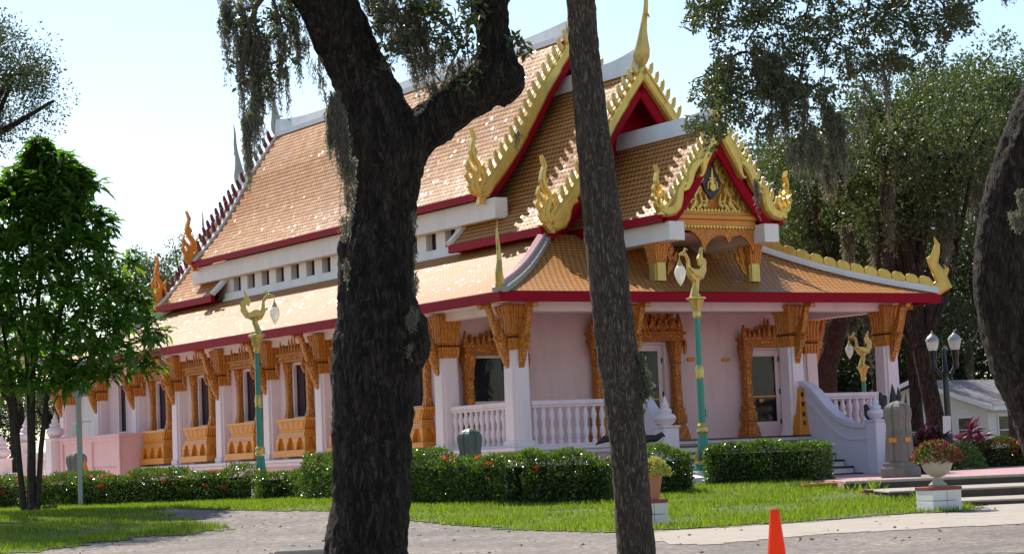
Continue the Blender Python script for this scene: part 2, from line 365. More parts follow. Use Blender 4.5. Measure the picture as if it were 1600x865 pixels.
def mat_gravel():
    t=NT('drive_gravel'); co=t.coord(); v=t.N('ShaderNodeTexVoronoi'); v.inputs['Scale'].default_value=22; t.L(co,v.inputs['Vector'])
    n=t.noise(.6,co,5,.6); n2=t.noise(7,co,6,.75)
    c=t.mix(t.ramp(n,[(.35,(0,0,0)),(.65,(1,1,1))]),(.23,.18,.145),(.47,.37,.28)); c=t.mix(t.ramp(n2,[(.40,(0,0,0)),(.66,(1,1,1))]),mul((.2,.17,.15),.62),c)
    wn=t.ramp(v.outputs['Color'],[(.0,(.55,.55,.55)),(.7,(1,1,1)),(1,(1.5,1.5,1.5))]); c=t.mix(1.,c,wn,'MULTIPLY')
    fleck=t.ramp(t.noise(13,co,3,.9),[(.70,(0,0,0)),(.73,(1,1,1))]); c=t.mix(t.math('MULTIPLY',fleck,.6),c,(.48,.42,.34))  # scattered paler flecks
    t.color(c); t.set(Roughness=.9,Normal=t.bump(v.outputs['Distance'],.45,.02)); return t.m
M_['gravel']=mat_gravel()
def mat_shingle():
    t=NT('grey_asphalt_shingles'); co=t.coord(); b=t.N('ShaderNodeTexBrick'); b.inputs['Scale'].default_value=3.; b.inputs['Color1'].default_value=(.24,.21,.205,1); b.inputs['Color2'].default_value=(.31,.27,.265,1); b.inputs['Mortar'].default_value=(.16,.14,.14,1); b.inputs['Mortar Size'].default_value=.03
    t.L(co,b.inputs['Vector']); t.color(t.mix(t.noise(1.2,co,5),b.outputs[0],(.2,.17,.16))); t.set(Roughness=.9); return t.m
M_['shingle']=mat_shingle()
def mat_siding():
    t=NT('white_lap_siding'); co=t.coord(); w=t.N('ShaderNodeTexWave',wave_type='BANDS',bands_direction='Z',wave_profile='SAW'); w.inputs['Scale'].default_value=1.6; t.L(co,w.inputs['Vector'])
    t.color((.76,.74,.68)); t.set(Roughness=.6,Normal=t.bump(w.outputs[0],.5,.03)); return t.m
M_['siding']=mat_siding()
# ================================================================ TEMPLE
q=ray(-1350,812); TH=math.atan2(-q.x,q.y); E0=at(782,470.1,45)
temple=tag(empty('temple',(E0.x,E0.y,0),TH),'pale pink temple with tiered orange tiled roofs, crimson eaves and gold gable trim','temple')
cT,sT=math.cos(TH),math.sin(TH)
def tw(a,b,z=0): return Vector((E0.x+a*cT-b*sT,E0.y+a*sT+b*cT,z))
WD=12.294; MID=WD/2; LN=28.4; FLR=1.33
def part(mb,name,mat,parent=None,**k): return mb.build(name,mat,parent or temple,**k)
PIT=2.94; CY0=.95; COLY=[CY0+PIT*k for k in range(10)]
# ---- plinth and floor
mb=MB(); mb.box(.62,WD-.62,.62,LN-.62,.1,1.25); part(mb,'plinth',M_['pinkd'])
mb=MB(); mb.box(.5,WD-.5,.5,LN-.5,1.25,FLR); mb.box(.56,WD-.56,.56,LN-.56,1.16,1.25); part(mb,'floor_slab',M_['pinkw'],bevel=.012)
# ---- walls with openings
def wall_run(mb,axis,p0,p1,s0,s1,z0,z1,ops):
    # wall running along s from s0 to s1, between planes p0,p1; ops: (sa,sb,za,zb)
    def bx(a,b,c,d):
        if b-a<1e-4 or d-c<1e-4: return
        if axis=='y': mb.box(p0,p1,a,b,c,d)
        else: mb.box(a,b,p0,p1,c,d)
    ops=sorted(ops); cur=s0
    for (a,b,c,d) in ops:
        bx(cur,a,z0,z1); bx(a,b,z0,c); bx(a,b,d,z1); cur=b
    bx(cur,s1,z0,z1)
WOP=(.44,2.36,3.76)         # half width, sill, head
win_c=[CY0+PIT*(k+.5) for k in range(1,7)]
mb=MB(); ops=[(c-WOP[0],c+WOP[0],WOP[1],WOP[2]) for c in win_c]+[(22.75,23.4,2.38,3.85)]
wall_run(mb,'y',1.0,1.25,3.9,24.6,FLR,4.7,ops); part(mb,'side_wall',M_['pink'])
mb=MB(); wall_run(mb,'y',WD-1.25,WD-1.0,3.9,24.6,FLR,4.7,ops); part(mb,'side_wall',M_['pink'])
mb=MB(); mb.box(1.25,1.45,24.6,27.3,FLR,4.6); part(mb,'porch_screen_wall',M_['white'])
mb=MB(); DO=[(1.72,2.74,FLR,3.56),(MID-.95,MID+.95,FLR,3.72),(WD-2.72,WD-1.62,FLR,3.56)]
DO[0]=(1.62,2.72,2.42,3.45)
wall_run(mb,'x',4.0,4.25,1.25,WD-1.25,FLR,4.7,DO); part(mb,'porch_wall',M_['pink'])
mb=MB(); wall_run(mb,'x',24.3,24.55,1.25,WD-1.25,FLR,4.7,[(MID-.95,MID+.95,FLR,3.72)]); part(mb,'back_wall',M_['white'])
mb=MB(); mb.box(1.25,WD-1.25,4.25,24.3,4.3,4.36); part(mb,'ceiling',M_['pink'])
mb=MB(); mb.box(.3,WD-.3,.3,4.0,4.40,4.46); mb.box(.3,WD-.3,24.55,LN-.3,4.4,4.46); mb.box(.3,1.0,4,24.55,4.4,4.46); mb.box(WD-1,WD-.3,4,24.55,4.4,4.46); part(mb,'eave_soffit',M_['pinkw'])
mb=MB()
mb.box(.78,1.10,.78,LN-.78,4.21,4.42); mb.box(WD-1.10,WD-.78,.78,LN-.78,4.21,4.42); mb.box(1.10,WD-1.10,.78,1.10,4.21,4.42); mb.box(1.10,WD-1.10,LN-1.1,LN-.78,4.21,4.42)
part(mb,'lintel_beam',M_['pinkw'],bevel=.01)
# ---- columns
def col_mesh():
    m=MB(); m.loft(RD,[(0,.27,.27),(.12,.27,.27),(.16,.235,.235),(2.05,.215,.215),(2.1,.20,.20),(3.1,.19,.19)]); return m
def cap_mesh():
    m=MB(); m.loft(FLUTE,[(2.06,.225,.225),(2.10,.235,.235),(2.30,.25,.25),(2.32,.225,.225)]); m.loft(FLUTE,[(2.35,.225,.225),(2.38,.262,.262),(2.42,.245,.245),(2.75,.262,.262),(2.92,.31,.31),(2.99,.325,.325),(3.02,.30,.30)]); return m
def capband(): m=MB(); m.loft(SQ,[(2.315,.215,.215),(2.36,.215,.215)]); return m
def bracket_mesh():           # profile in (out, z), thickness along x; outwards is -y
    m=MB(); fn=lambda u,v,d:(d,-u,v)
    P=[(.16,1.60),(.21,1.80),(.27,1.98),(.31,2.14),(.36,2.30),(.44,2.46),(.52,2.62),(.57,2.80),(.63,2.96),(.74,3.05),(.83,3.02),(.84,2.93)]
    Wd=[.03,.14,.2,.22,.2,.16,.12,.11,.12,.14,.11,.05]
    m.ribbon(P,Wd,fn,.075,-.075)
    m.prism([(.14,1.85),(.24,2.0),(.34,2.24),(.36,2.42),(.28,2.34),(.14,2.45)],fn,-.05,.05)
    m.ribbon([(.42,2.30),(.36,2.48),(.40,2.62),(.36,2.74)],[.1,.1,.06,.02],fn,.06,-.06)      # small curl towards the column
    m.ribbon([(.40,2.20),(.50,2.34),(.55,2.30)],[.1,.07,.02],fn,.055,-.055)
    m.ribbon([(.64,2.98),(.60,3.08),(.66,3.14)],[.1,.07,.02],fn,.055,-.055)
    return m
base_col=part(col_mesh(),'column',M_['pinkw'],loc=(CY0,CY0,FLR),bevel=.008)
base_cap=part(cap_mesh(),'capital',M_['goldfine'],base_col)
base_band=part(capband(),'capital_band',M_['darkwood'],base_col)
base_br=part(bracket_mesh(),'bracket',M_['gold'],base_col,bevel=0,rot=(0,0,-math.pi/2)); 
first=True
def place_col(x,y,rots):
    global first
    if first: c=base_col; first=False; c.location=(x,y,FLR); caps=[base_cap,base_band]; b0=base_br; b0.rotation_euler=(0,0,rots[0]); rest=rots[1:]
    else:
        c=base_col.copy(); col.objects.link(c); c.location=(x,y,FLR)
        for s in (base_cap,base_band): d=s.copy(); col.objects.link(d); d.parent=c
        rest=rots
    for r in rest:
        d=base_br.copy(); col.objects.link(d); d.parent=c; d.rotation_euler=(0,0,r)
LFT,FRT,RGT,BCK=-math.pi/2,0,math.pi/2,math.pi
for k,y in enumerate(COLY):
    for x,r in ((CY0-.03,LFT),(WD-CY0+.03,RGT)):
        rr=[r]
        if k==0: rr.append(FRT)
        if k==9: rr.append(BCK)
        place_col(x,y,rr)
for x in (3.83,WD-3.83):
    place_col(x,CY0,[FRT]); place_col(x,LN-CY0,[BCK])
# ---- ornate windows and doors. local frame: x along the wall, -y outwards, z up from the opening's foot
def crest(mb,w,z,y,hs,dep=.1,step=None):
    n=len(hs); st=w/n
    for i,h in enumerate(hs):
        x=-w/2+st*(i+.5); a=st*.46
        mb.prism([(x-a,z),(x+a,z),(x+a*.85,z+h*.25),(x+a*.5,z+h*.45),(x+a*.42,z+h*.62),(x+a*.1,z+h*.85),(x,z+h),(x-a*.1,z+h*.85),(x-a*.42,z+h*.62),(x-a*.5,z+h*.45),(x-a*.85,z+h*.25)],lambda u,v,d:(u,d,v),y-dep/2,y+dep/2)
def frame_mesh(w,h,door=False,big=1.):
    m=MB(); hw=w/2
    z0=0
    for s in (-1,1):
        cx=s*(hw+.14*big)
        if door: m.loft(RD,[(-.01,.24,.20),(.12,.25,.2),(.30,.20,.17),(.42,.15,.13),(.46,.19,.16),(.62,.19,.16),(.72,.14,.12),(.78,.17,.14),(.84,.125,.11),(1.0,.115,.10),(h-.55,.105,.09),(h-.5,.13,.11),(h-.42,.11,.1),(h-.2,.14,.13),(h-.02,.17,.15),(h+.02,.17,.15)],(cx,-.14))
        else: m.loft(RD,[(0,.15,.10),(.05,.15,.10),(.16,.11,.075),(.3,.095,.065),(h-.45,.09,.065),(h-.4,.11,.08),(h-.35,.095,.065),(h-.12,.12,.09),(h,.14,.10),(h+.02,.14,.10)],(cx,-.075))
    W2=hw+.30*big
    m.box(-W2,W2,-.30,0,h+.02,h+.07); m.box(-W2+.03,W2-.03,-.27,0,h+.07,h+.18); m.box(-W2-.03,W2+.03,-.32,0,h+.18,h+.24)
    n=9 if not door else 11
    hs=[]
    for i in range(n):
        t=abs(i-(n-1)/2)/((n-1)/2); hs.append((.20+.22*max(0,1-t*2.2)+(.13 if t>.95 else 0)+(.05 if i%2 else 0))*big)
    crest(m,2*W2,h+.24,-.2,hs)
    crest(m,2*W2*.8,h+.24,-.08,[x*1.1 for x in hs[1:-1]],.06)
    for s in (-1,1): m.ribbon([(-.28,h+.02),(-.30,h-.14),(-.26,h-.3)],[.12,.1,.03],lambda u,v,d:(s*(W2-.02)+d,u,v),.04,-.04)
    return m
def win_base_mesh(w):
    m=MB(); hw=w/2
    m.box(-hw-.40,hw+.40,-.34,0,-.08,-.003); m.loft(FLUTE,[(-.30,hw+.22,.14),(-.26,hw+.25,.16),(-.08,hw+.37,.17)],(0,-.17)); m.box(-hw-.26,hw+.26,-.30,0,-.36,-.30)
    m.loft(SQ,[(-.50,hw+.36,.19),(-.40,hw+.28,.15),(-.36,hw+.28,.15)],(0,-.18))
    m.box(-hw-.46,hw+.46,-.42,0,-.97,-.80)
    # curled feet along the front and the sides
    def feet(L0,L1,n,fn,d0,d1):
        st=(L1-L0)/n
        for i in range(n+1):
            x=L0+st*i; l=st*.24
            pl=[(x-l*.45,-.80),(x+l*.45,-.80),(x+l*.5,-.72),(x+l*.8,-.62),(x+l*1.25,-.58),(x+l*1.45,-.50),(x-l*1.45,-.50),(x-l*1.25,-.58),(x-l*.8,-.62),(x-l*.5,-.72)]
            pl=[(min(max(u,L0),L1),v) for u,v in pl]
            m.prism(pl,fn,d0,d1)
    feet(-hw-.37,hw+.37,3,lambda u,v,d:(u,d,v),-.37,-.27)
    for s in (-1,1): feet(-.36,-.02,1,lambda u,v,d:(s*d,u,v),hw+.37,hw+.28)
    return m
def back_panel(w): m=MB(); m.box(-w/2-.28,w/2+.28,-.27,0,-.80,-.50); return m
def reveal_mesh(w,h):
    m=MB(); hw=w/2
    m.box(-hw,-hw+.05,-.02,.16,0,h); m.box(hw-.05,hw,-.02,.16,0,h); m.box(-hw+.05,hw-.05,0.0,.16,h-.05,h); m.box(-hw+.05,hw-.05,-.04,.16,-.002,.035); return m
def pane_mesh(w,h): m=MB(); m.box(-w/2+.05,w/2-.05,.09,.12,.035,h-.05); return m
def mull_mesh(w,h): m=MB(); m.box(-.02,.02,.07,.09,.035,h-.05); m.box(-w/2+.05,-w/2+.10,.07,.09,.035,h-.05); m.box(w/2-.10,w/2-.05,.07,.09,.035,h-.05); return m
ww,wh=WOP[0]*2,WOP[2]-WOP[1]
win0=part(reveal_mesh(ww,wh),'window',M_['pinkw'],loc=(1.0,win_c[0],WOP[1]),rot=(0,0,LFT))
part(frame_mesh(ww,wh),'window_frame',M_['gold'],win0,bevel=.006)
part(win_base_mesh(ww),'window_pedestal',M_['goldplain'],win0,bevel=.006)
part(back_panel(ww),'pedestal_recess',M_['goldplain'],win0)
part(pane_mesh(ww,wh),'shutter',M_['darkwood'],win0); part(mull_mesh(ww,wh),'sash',M_['darkwood'],win0)
for i,c in enumerate(win_c):
    for x,r in ((1.0,LFT),(WD-1.0,RGT)):
        if i==0 and r==LFT: continue
        w=copy_tree(win0,temple); w.location=(x,c,WOP[1]); w.rotation_euler=(0,0,r)
w=part(reveal_mesh(.65,1.47),'window',M_['pinkw'],loc=(1.0,23.075,2.38),rot=(0,0,LFT)); part(pane_mesh(.65,1.47),'shutter',M_['darkwood'],w); part(mull_mesh(.65,1.47),'sash',M_['darkwood'],w)
# porch window (left), doors
def door(cx,w,h,z0,nm,big=1.,leaf=True):
    d=part(reveal_mesh(w,h),nm,M_['pinkw'],loc=(cx,4.0,z0))
    part(frame_mesh(w,h,True,big),'door_frame' if leaf else 'window_frame',M_['gold'],d,bevel=.006)
    if leaf:
        n=2 if w>1.4 else 1
        lw=(w-.1)/n
        for i in range(n):
            x0=-w/2+.05+lw*i+.005; x1=x0+lw-.01; m=MB()
            m.box(x0,x0+.12,.07,.12,.04,h-.055); m.box(x1-.12,x1,.07,.12,.04,h-.055); m.box(x0+.12,x1-.12,.07,.12,h-.2,h-.055); m.box(x0+.12,x1-.12,.07,.12,.04,.42)
            lf=part(m,'door_leaf',M_['pinkw'],d,bevel=.005)
            m=MB(); m.box(x0+.12,x1-.12,.09,.10,.42,h-.2); part(m,'pane',M_['glass'],lf) if False else part(m,'pane',M_['glass'],d)
            m=MB(); m.box(x0+.12,x1-.12,.05,.075,1.02,1.06); m.box(x0+.3,x0+.42,.03,.07,.9,.98); part(m,'push_bar',M_['goldplain'],d)
            m=MB()
            for zz in (.35,1.1,1.9): m.box(x1-.03,x1+.01,.055,.072,zz,zz+.12)
            part(m,'hinge',M_['black'],d)
    else:
        part(pane_mesh(w,h),'pane',M_['glass'],d)
    return d
door(WD-2.17,1.1,2.23,FLR,'door')
cd0=door(MID,1.9,2.39,FLR,'door',1.35)
d=door(2.17,1.1,2.10,FLR+.02,'porch_window',1.,False)
m=MB(); m.box(-.5,.5,-.02,.16,.035,1.06); part(m,'sill_panel',M_['pink'],d)
# big crown over the central door
m=MB(); crest(m,2.3,2.39+.5,-.14,[.3,.45,.55,.62,.66,.62,.55,.45,.3],.16); crest(m,2.7,2.39+.3,-.22,[.32,.26,.3,.26,.34,.26,.3,.26,.34,.26,.3,.26,.32],.1)
m.box(-1.0,1.0,-.12,0,2.39+.24,2.39+.85); m.ribbon([(-.75,2.70),(-.7,3.0),(-.35,3.12),(0,3.16),(.35,3.12),(.7,3.0),(.75,2.7)],.1,lambda u,v,d:(u,d-.2,v),-.04,.05)
m.ribbon([(-.95,2.65),(-1.1,2.8),(-1.02,3.0),(-1.12,3.2)],[.2,.18,.12,.03],lambda u,v,d:(u,d-.2,v),-.05,.05); m.ribbon([(.95,2.65),(1.1,2.8),(1.02,3.0),(1.12,3.2)],[.2,.18,.12,.03],lambda u,v,d:(u,d-.2,v),-.05,.05)
part(m,'door_crown',M_['gold'],cd0,bevel=.006)
# small gold pyramid stand beside the right door, socket, wall lights, black mat box
m=MB(); m.loft(SQ,[(FLR,.27,.2),(FLR+.1,.26,.19),(FLR+.95,.10,.08),(FLR+1.1,.09,.07)],(WD-3.83+.02,.68)); part(m,'gold_column_foot',M_['goldplain'],bevel=.01)
m=MB()
for zz in (.25,.45,.68,.9):
    for xx in (-.09,.07): m.box(WD-3.83+.02+xx*(1.25-zz*.6)-.03,WD-3.83+.02+xx*(1.25-zz*.6)+.03,.68-.205*(1-zz*.55),.68-.20*(1-zz*.55)+.05,FLR+zz,FLR+zz+.1)
part(m,'fretwork',M_['darkwood'])
for x,z in ((2.98,3.2),(8.9,3.28),(7.85,3.3)):
    m=MB(); m.box(x-.11,x+.11,3.95,4.0,z-.045,z+.045); part(m,'wall_plaque',M_['goldplain'],bevel=.01)
m=MB(); m.box(8.12,8.22,3.96,4.0,1.9,2.1); part(m,'socket',M_['black'],bevel=.01)
# ---- skirt roof
IN=3.6; ZE,ZT=4.575,6.22
def zs(t): return ZE+(ZT-ZE)*t-.16*math.sin(math.pi*min(1,t*1.02))
NS=10
def skirt(side):
    m=MB(); top=[];
    arc=[0]
    for k in range(NS): arc.append(arc[-1]+math.hypot(IN/NS,zs((k+1)/NS)-zs(k/NS)))
    def P(s,t,dz=0):
        i=IN*t; z=zs(t)+dz
        if side=='L': a,b=i,(i+(LN-2*i)*s); u=b
        elif side=='R': a,b=WD-i,(LN-i-(LN-2*i)*s); u=LN-b
        elif side=='F': a,b=(WD-i-(WD-2*i)*s),i; u=a
        else: a,b=(i+(WD-2*i)*s),LN-i; u=a
        return (a,b,z),u
    for k in range(NS):
        t0,t1=k/NS,(k+1)/NS
        q=[P(0,t0),P(1,t0),P(1,t1),P(0,t1)]
        m.mi=0; m.add([x[0] for x in q],[(0,1,2,3)],[[(q[0][1],arc[k]),(q[1][1],arc[k]),(q[2][1],arc[k+1]),(q[3][1],arc[k+1])]])
    m.keep=True
    return m
def fixn(o):                              # tiles must face up
    me=o.data; bm=bmesh.new(); bm.from_mesh(me)
    for f in bm.faces:
        f.normal_update()
        if f.normal.z<0: f.normal_flip()
    bm.to_mesh(me); bm.free()
for s in 'LFRB':
    o=part(skirt(s),'lower_roof_slope',M_['tile']); fixn(o)
m=MB()
for (a0,a1,b0,b1) in ((-.03,.05,-.03,LN+.03),(WD-.05,WD+.03,-.03,LN+.03),(.05,WD-.05,-.03,.05),(.05,WD-.05,LN-.05,LN+.03)): m.box(a0,a1,b0,b1,4.352,ZE-.01)
m.box(.05,.28,.05,LN-.05,4.40,4.56); m.box(.28,WD-.05,.05,.28,4.40,4.56)
part(m,'fascia',M_['red'],bevel=.008)
# scalloped tile ends above the fascia
# ---- hips
def hip_pts(ax,ay,sx,sy,off=0,n=16,t0=0,t1=.98):
    return [(ax+sx*IN*(t0+(t1-t0)*k/n),ay+sy*IN*(t0+(t1-t0)*k/n),zs(t0+(t1-t0)*k/n)+off) for k in range(n+1)]
def along(ax,ay,sx,sy):
    h=math.sqrt(.5)
    return lambda u,v,d:(ax+sx*u*h-sy*d*h*1.,ay+sy*u*h+sx*d*h,v)
for (ax,ay,sx,sy,left) in ((0,0,1,1,True),(WD,0,-1,1,False),(0,LN,1,-1,True),(WD,LN,-1,-1,False)):
    H2=math.sqrt(2); fn=along(ax,ay,sx,sy); path=[(IN*H2*k/16*.98,zs(k/16*.98)) for k in range(17)]
    m=MB(); m.ribbon([(u,v+.03) for u,v in path],.12,fn,.17,-.17); 
    m.ribbon([(u,v+.10) for u,v in path],.10,fn,.10,-.10); part(m,'hip_ridge',M_['ridge'] if not left else M_['galv'])
    m=MB(); fs=M_['barge'] if not left else M_['barge2']
    N=34 if left else 15
    for k in range(N):
        t=(k+.9)/(N+1); u=IN*H2*t; z=zs(t)+.13
        w=IN*H2/(N+1)*(.30 if left else .46); hh=.10 if left else .24
        w*=1.02; m.prism([(u-w,z-.02),(u+w*.7,z+.02),(u+w*1.1,z+hh*.5),(u+w*1.0,z+hh*.9),(u+w*.5,z+hh*1.05),(u-w*.5,z+hh*.85),(u-w*1.0,z+hh*.45)],fn,-.08,.08)
    part(m,'hip_crest',fs if not left else M_['pinkd'],bevel=.012)
    m=MB(); m.ribbon([(u,v+.14) for u,v in path],.10,fn,.075,-.075); part(m,'hip_rail',M_['barge'] if not left else M_['maroon'])
    if left:
        m=MB()
        for kk in range(22):
            u=IN*H2*(kk+1)/23; z=zs((kk+1)/23)+.095
            for sd in (-.13,.13): x_,y_,z_=fn(u,z,sd); m.box(x_-.022,x_+.022,y_-.022,y_+.022,z_-.01,z_+.012)
        part(m,'hip_studs',M_['white'])
    m=MB()
    if left and ay==0:
        m.tube([fn(u,v,0) for u,v in [(.14,4.58),(.02,4.75),(-.04,4.95),(.04,5.2),(.03,5.42),(-.04,5.65),(-.05,5.85),(.03,6.05)]],[.11,.10,.085,.06,.05,.04,.025,.006],8)
    else:
        m.ribbon([(.15,4.62),(-.12,4.78),(-.02,5.05),(.1,5.3),(.02,5.55),(-.02,5.75),(.04,5.92)],[.3,.42,.3,.24,.18,.12,.02],fn,.07,-.07)
        m.ribbon([(-.1,4.9),(-.22,5.15),(-.14,5.25)],[.16,.1,.02],fn,.05,-.05); m.ribbon([(.12,5.2),(.2,5.42),(.12,5.5)],[.14,.1,.02],fn,.05,-.05)
    part(m,'hip_finial',M_['barge2'] if left else M_['barge'],bevel=.01)
# ---- upper roofs
def prof(a0,z0,a1,z1,n=14,sag=.2):
    P=[]
    for k in range(n+1):
        t=k/n; P.append((a0+(a1-a0)*t,z0+(z1-z0)*t-sag*math.sin(math.pi*min(1,t/.66))))
    return P
def slope(P,b0,b1,mir,name='roof_slope'):
    m=MB(); s=0; mm=(lambda a:WD-a) if mir else (lambda a:a)
    for k in range(len(P)-1):
        (a,z),(c,w)=P[k],P[k+1]; l=math.hypot(c-a,w-z)
        m.add([(mm(a),b0,z),(mm(a),b1,z),(mm(c),b1,w),(mm(c),b0,w)],[(0,1,2,3)],[[(b0,s),(b1,s),(b1,s+l),(b0,s+l)]]); s+=l
    m.keep=True; o=part(m,name,M_['tile']); fixn(o)
    m=MB(); th=.09
    vs=[(mm(a),b,z-e) for (a,z) in P for b in (b0+.005,b1-.005) for e in (.012,th)]
    fs=[]
    for k in range(len(P)-1):
        i=k*4; j=i+4
        fs+=[(i,j,j+2,i+2),(i+1,i+3,j+3,j+1),(i,i+1,j+1,j),(i+2,j+2,j+3,i+3)]
    fs+=[(0,2,3,1),(len(vs)-4,len(vs)-3,len(vs)-1,len(vs)-2)]
    m.add(vs,fs); part(m,'roof_lining',M_['red'])
def offset(P,d):                          # shift a profile along its outward normal
    O=[]
    for i in range(len(P)):
        a=P[max(i-1,0)]; b=P[min(i+1,len(P)-1)]; dx,dz=b[0]-a[0],b[1]-a[1]; l=math.hypot(dx,dz)
        O.append((P[i][0]-dz/l*d,P[i][1]+dx/l*d))
    return O
def walk(P,step,s0=0):
    out=[];acc=0;nxt=s0
    for i in range(len(P)-1):
        a,b=P[i],P[i+1]; l=math.hypot(b[0]-a[0],b[1]-a[1])
        while nxt<=acc+l:
            f=(nxt-acc)/l; out.append((a[0]+(b[0]-a[0])*f,a[1]+(b[1]-a[1])*f,(b[0]-a[0])/l,(b[1]-a[1])/l)); nxt+=step
        acc+=l
    return out
def barge(P,yb,front,mir,tooth=.27,board=.26,wavy=False,pedal=1.,matT=None,matB=None):
    s=-1 if front else 1
    fn=(lambda u,v,d:((WD-u) if mir else u,yb+s*d,v))
    matB=matB or M_['barge']; matT=matT or M_['barge2']
    m=MB()
    for (x,z,dx,dz) in walk(offset(P,.02),tooth,tooth*1.6)[:-1]:
        nx,nz=-dz,dx; w=tooth*.36; h=tooth*.95
        pt=lambda a,b:(x+dx*a+nx*b,z+dz*a+nz*b)
        w=tooth*.22; m.prism([pt(-w,-.03),pt(w,-.03),pt(w*1.9,h*.45),pt(w*3.1,h*.95),pt(w*2.9,h*1.12),pt(w*1.9,h*1.05),pt(w*.4,h*.72),pt(-w*.7,h*.35)],fn,.0,.09)
    part(m,'barge_fins',matT,bevel=.015)
    m=MB()
    if not wavy:
        n=len(P); a=int(n*.36); b=int(n*.68)
        Q=offset(P,-.10)
        for (i0,i1,wd,dd) in ((b,n-1,board,.05),(a,b+1,board*1.08,.07),(0,a+1,board*1.18,.09)):
            m.ribbon(Q[i0:i1+1],wd,fn,.06+dd,-.06)
        m.ribbon(offset(P,-.02),.07,fn,.14,.0)
        part(m,'bargeboard',matB)
    else:
        # naga body in three descending waves
        a0,z0=P[0]; a1,z1=P[-1]
        T=lambda u,v:(u,v)
        m.ribbon([(6.15,8.30),(6.0,8.10),(5.86,7.86),(5.74,7.66),(5.66,7.48),(5.63,7.33),(5.58,7.22),(5.52,7.18),(5.49,7.22)],[.24,.25,.26,.25,.2,.13,.09,.06,.03],fn,.12,-.06)
        m.ribbon([(5.62,7.54),(5.48,7.50),(5.36,7.40),(5.27,7.24),(5.22,7.06),(5.14,6.92),(5.04,6.86),(4.95,6.88)],[.10,.2,.25,.24,.2,.15,.1,.04],fn,.13,-.06)
        m.ribbon([(5.12,7.0),(5.02,7.0),(4.94,6.86),(4.9,6.68),(4.84,6.52),(4.73,6.41),(4.58,6.37),(4.44,6.42),(4.36,6.54)],[.1,.16,.22,.26,.28,.27,.26,.22,.16],fn,.14,-.06)
        m.ribbon(offset(P,-.03),.16,fn,.08,-.04)
        part(m,'bargeboard',matB)
    m=MB(); m.ribbon(offset(P,-.34),.24,lambda u,v,d:((WD-u) if mir else u,yb-s*(.10)+s*d,v),.05,-.05); part(m,'under_board',M_['red'])
    # white verge seen on the tiles
    m=MB(); m.ribbon([(x,z) for x,z in offset(P,.03)],.07,lambda u,v,d:((WD-u) if mir else u,yb-s*.10+s*d,v),.05,-.09); part(m,'verge',M_['ridge'])
def naga(x0,z0,h,yb,front,mir,mat=None,loop=False):
    s=-1 if front else 1; k=h/1.5
    fn=(lambda u,v,d:((WD-(x0+u*k)) if mir else (x0+u*k),yb+s*d,z0+v*k))
    m=MB(); w=lambda L:[x*k for x in L]
    R=lambda P,L,d:m.ribbon(P,L,fn,d,-d*.6)
    R=lambda P,L,d:m.ribbon(P,[x*k for x in L],fn,d,-d*.6)
    S0=[(.12,.0),(.02,.10),(-.04,.24),(.0,.40),(.07,.54),(.05,.68),(-.05,.82),(-.10,.98),(-.07,1.14),(-.02,1.3),(-.10,1.52)]
    R(S0,[.16,.17,.16,.14,.13,.12,.11,.10,.09,.07,.015],.10)
    R([(u-.12,v*.72+.02) for u,v in S0[:9]],[.12,.14,.13,.12,.10,.09,.07,.05,.01],.075)
    R([(u+.12,v*.66+.0) for u,v in S0[:9]],[.12,.14,.13,.12,.10,.09,.07,.05,.01],.075)
    R([(-.17,.30),(-.26,.44),(-.20,.56),(-.27,.68)],[.10,.09,.06,.01],.06)
    R([(.16,.44),(.24,.56),(.17,.66),(.23,.76)],[.10,.08,.06,.01],.06)
    R([(-.06,.86),(.03,.96),(-.01,1.06)],[.08,.06,.01],.05)
    if loop: R([(.06,.02),(.22,-.02),(.38,.04),(.48,.18),(.54,.36),(.62,.5),(.76,.58)],[.24,.26,.26,.24,.2,.2,.2],.10)
    else: R([(.06,.02),(.22,.05),(.34,.2),(.42,.34)],[.22,.22,.2,.16],.10)
    m.box(*(sorted([fn(.02,0,0)[0],fn(.16,0,0)[0]])),yb-.07,yb+.07,z0-.2*k,z0+.1*k)
    part(m,'naga_finial',mat or M_['barge'],bevel=0)
def chofa(z0,h,yb,front,mat):
    s=-1 if front else 1; k=h/2.
    pts=[(0,-.12),(0,.0),(.0,.12),(.02,.30),(.05,.50),(.09,.72),(.15,.95),(.22,1.15),(.26,1.35),(.25,1.6),(.27,1.8),(.34,2.02)]
    rad=[.05,.13,.18,.185,.14,.10,.072,.062,.055,.042,.028,.006]
    m=MB(); m.tube([(MID,yb+s*p[0]*k,z0+p[1]*k) for p in pts],[r*k for r in rad],8,up=(1,0,0),flat=1.)
    m.tube([(MID,yb+s*.19*k,z0+1.12*k),(MID,yb+s*.33*k,z0+1.06*k),(MID,yb+s*.38*k,z0+.98*k)],[.05*k,.03*k,.005],6)
    part(m,'chofa_finial',mat,smooth=True)
def ridge_cap(z,b0,b1,h=.26,w=.17,flare=0):
    m=MB(); n=12; vs=[]
    L=[]
    for k in range(n+1):
        t=k/n; b=b0+(b1-b0)*t; up=flare*max(0,1-t*3)**2
        L.append((b,z+h+up))
    for b,zt in L:
        vs+=[(MID-w,b,z-.16),(MID-w*1.0,b,z-.02),(MID-w*.7,b,zt),(MID+w*.7,b,zt),(MID+w,b,z-.02),(MID+w,b,z-.16)]
    fs=[(i*6+k,i*6+(k+1)%6,(i+1)*6+(k+1)%6,(i+1)*6+k) for i in range(n) for k in range(6)]+[(0,1,2,3,4,5),tuple(n*6+5-k for k in range(6))]
    m.add(vs,fs); part(m,'ridge_cap',M_['ridge'])
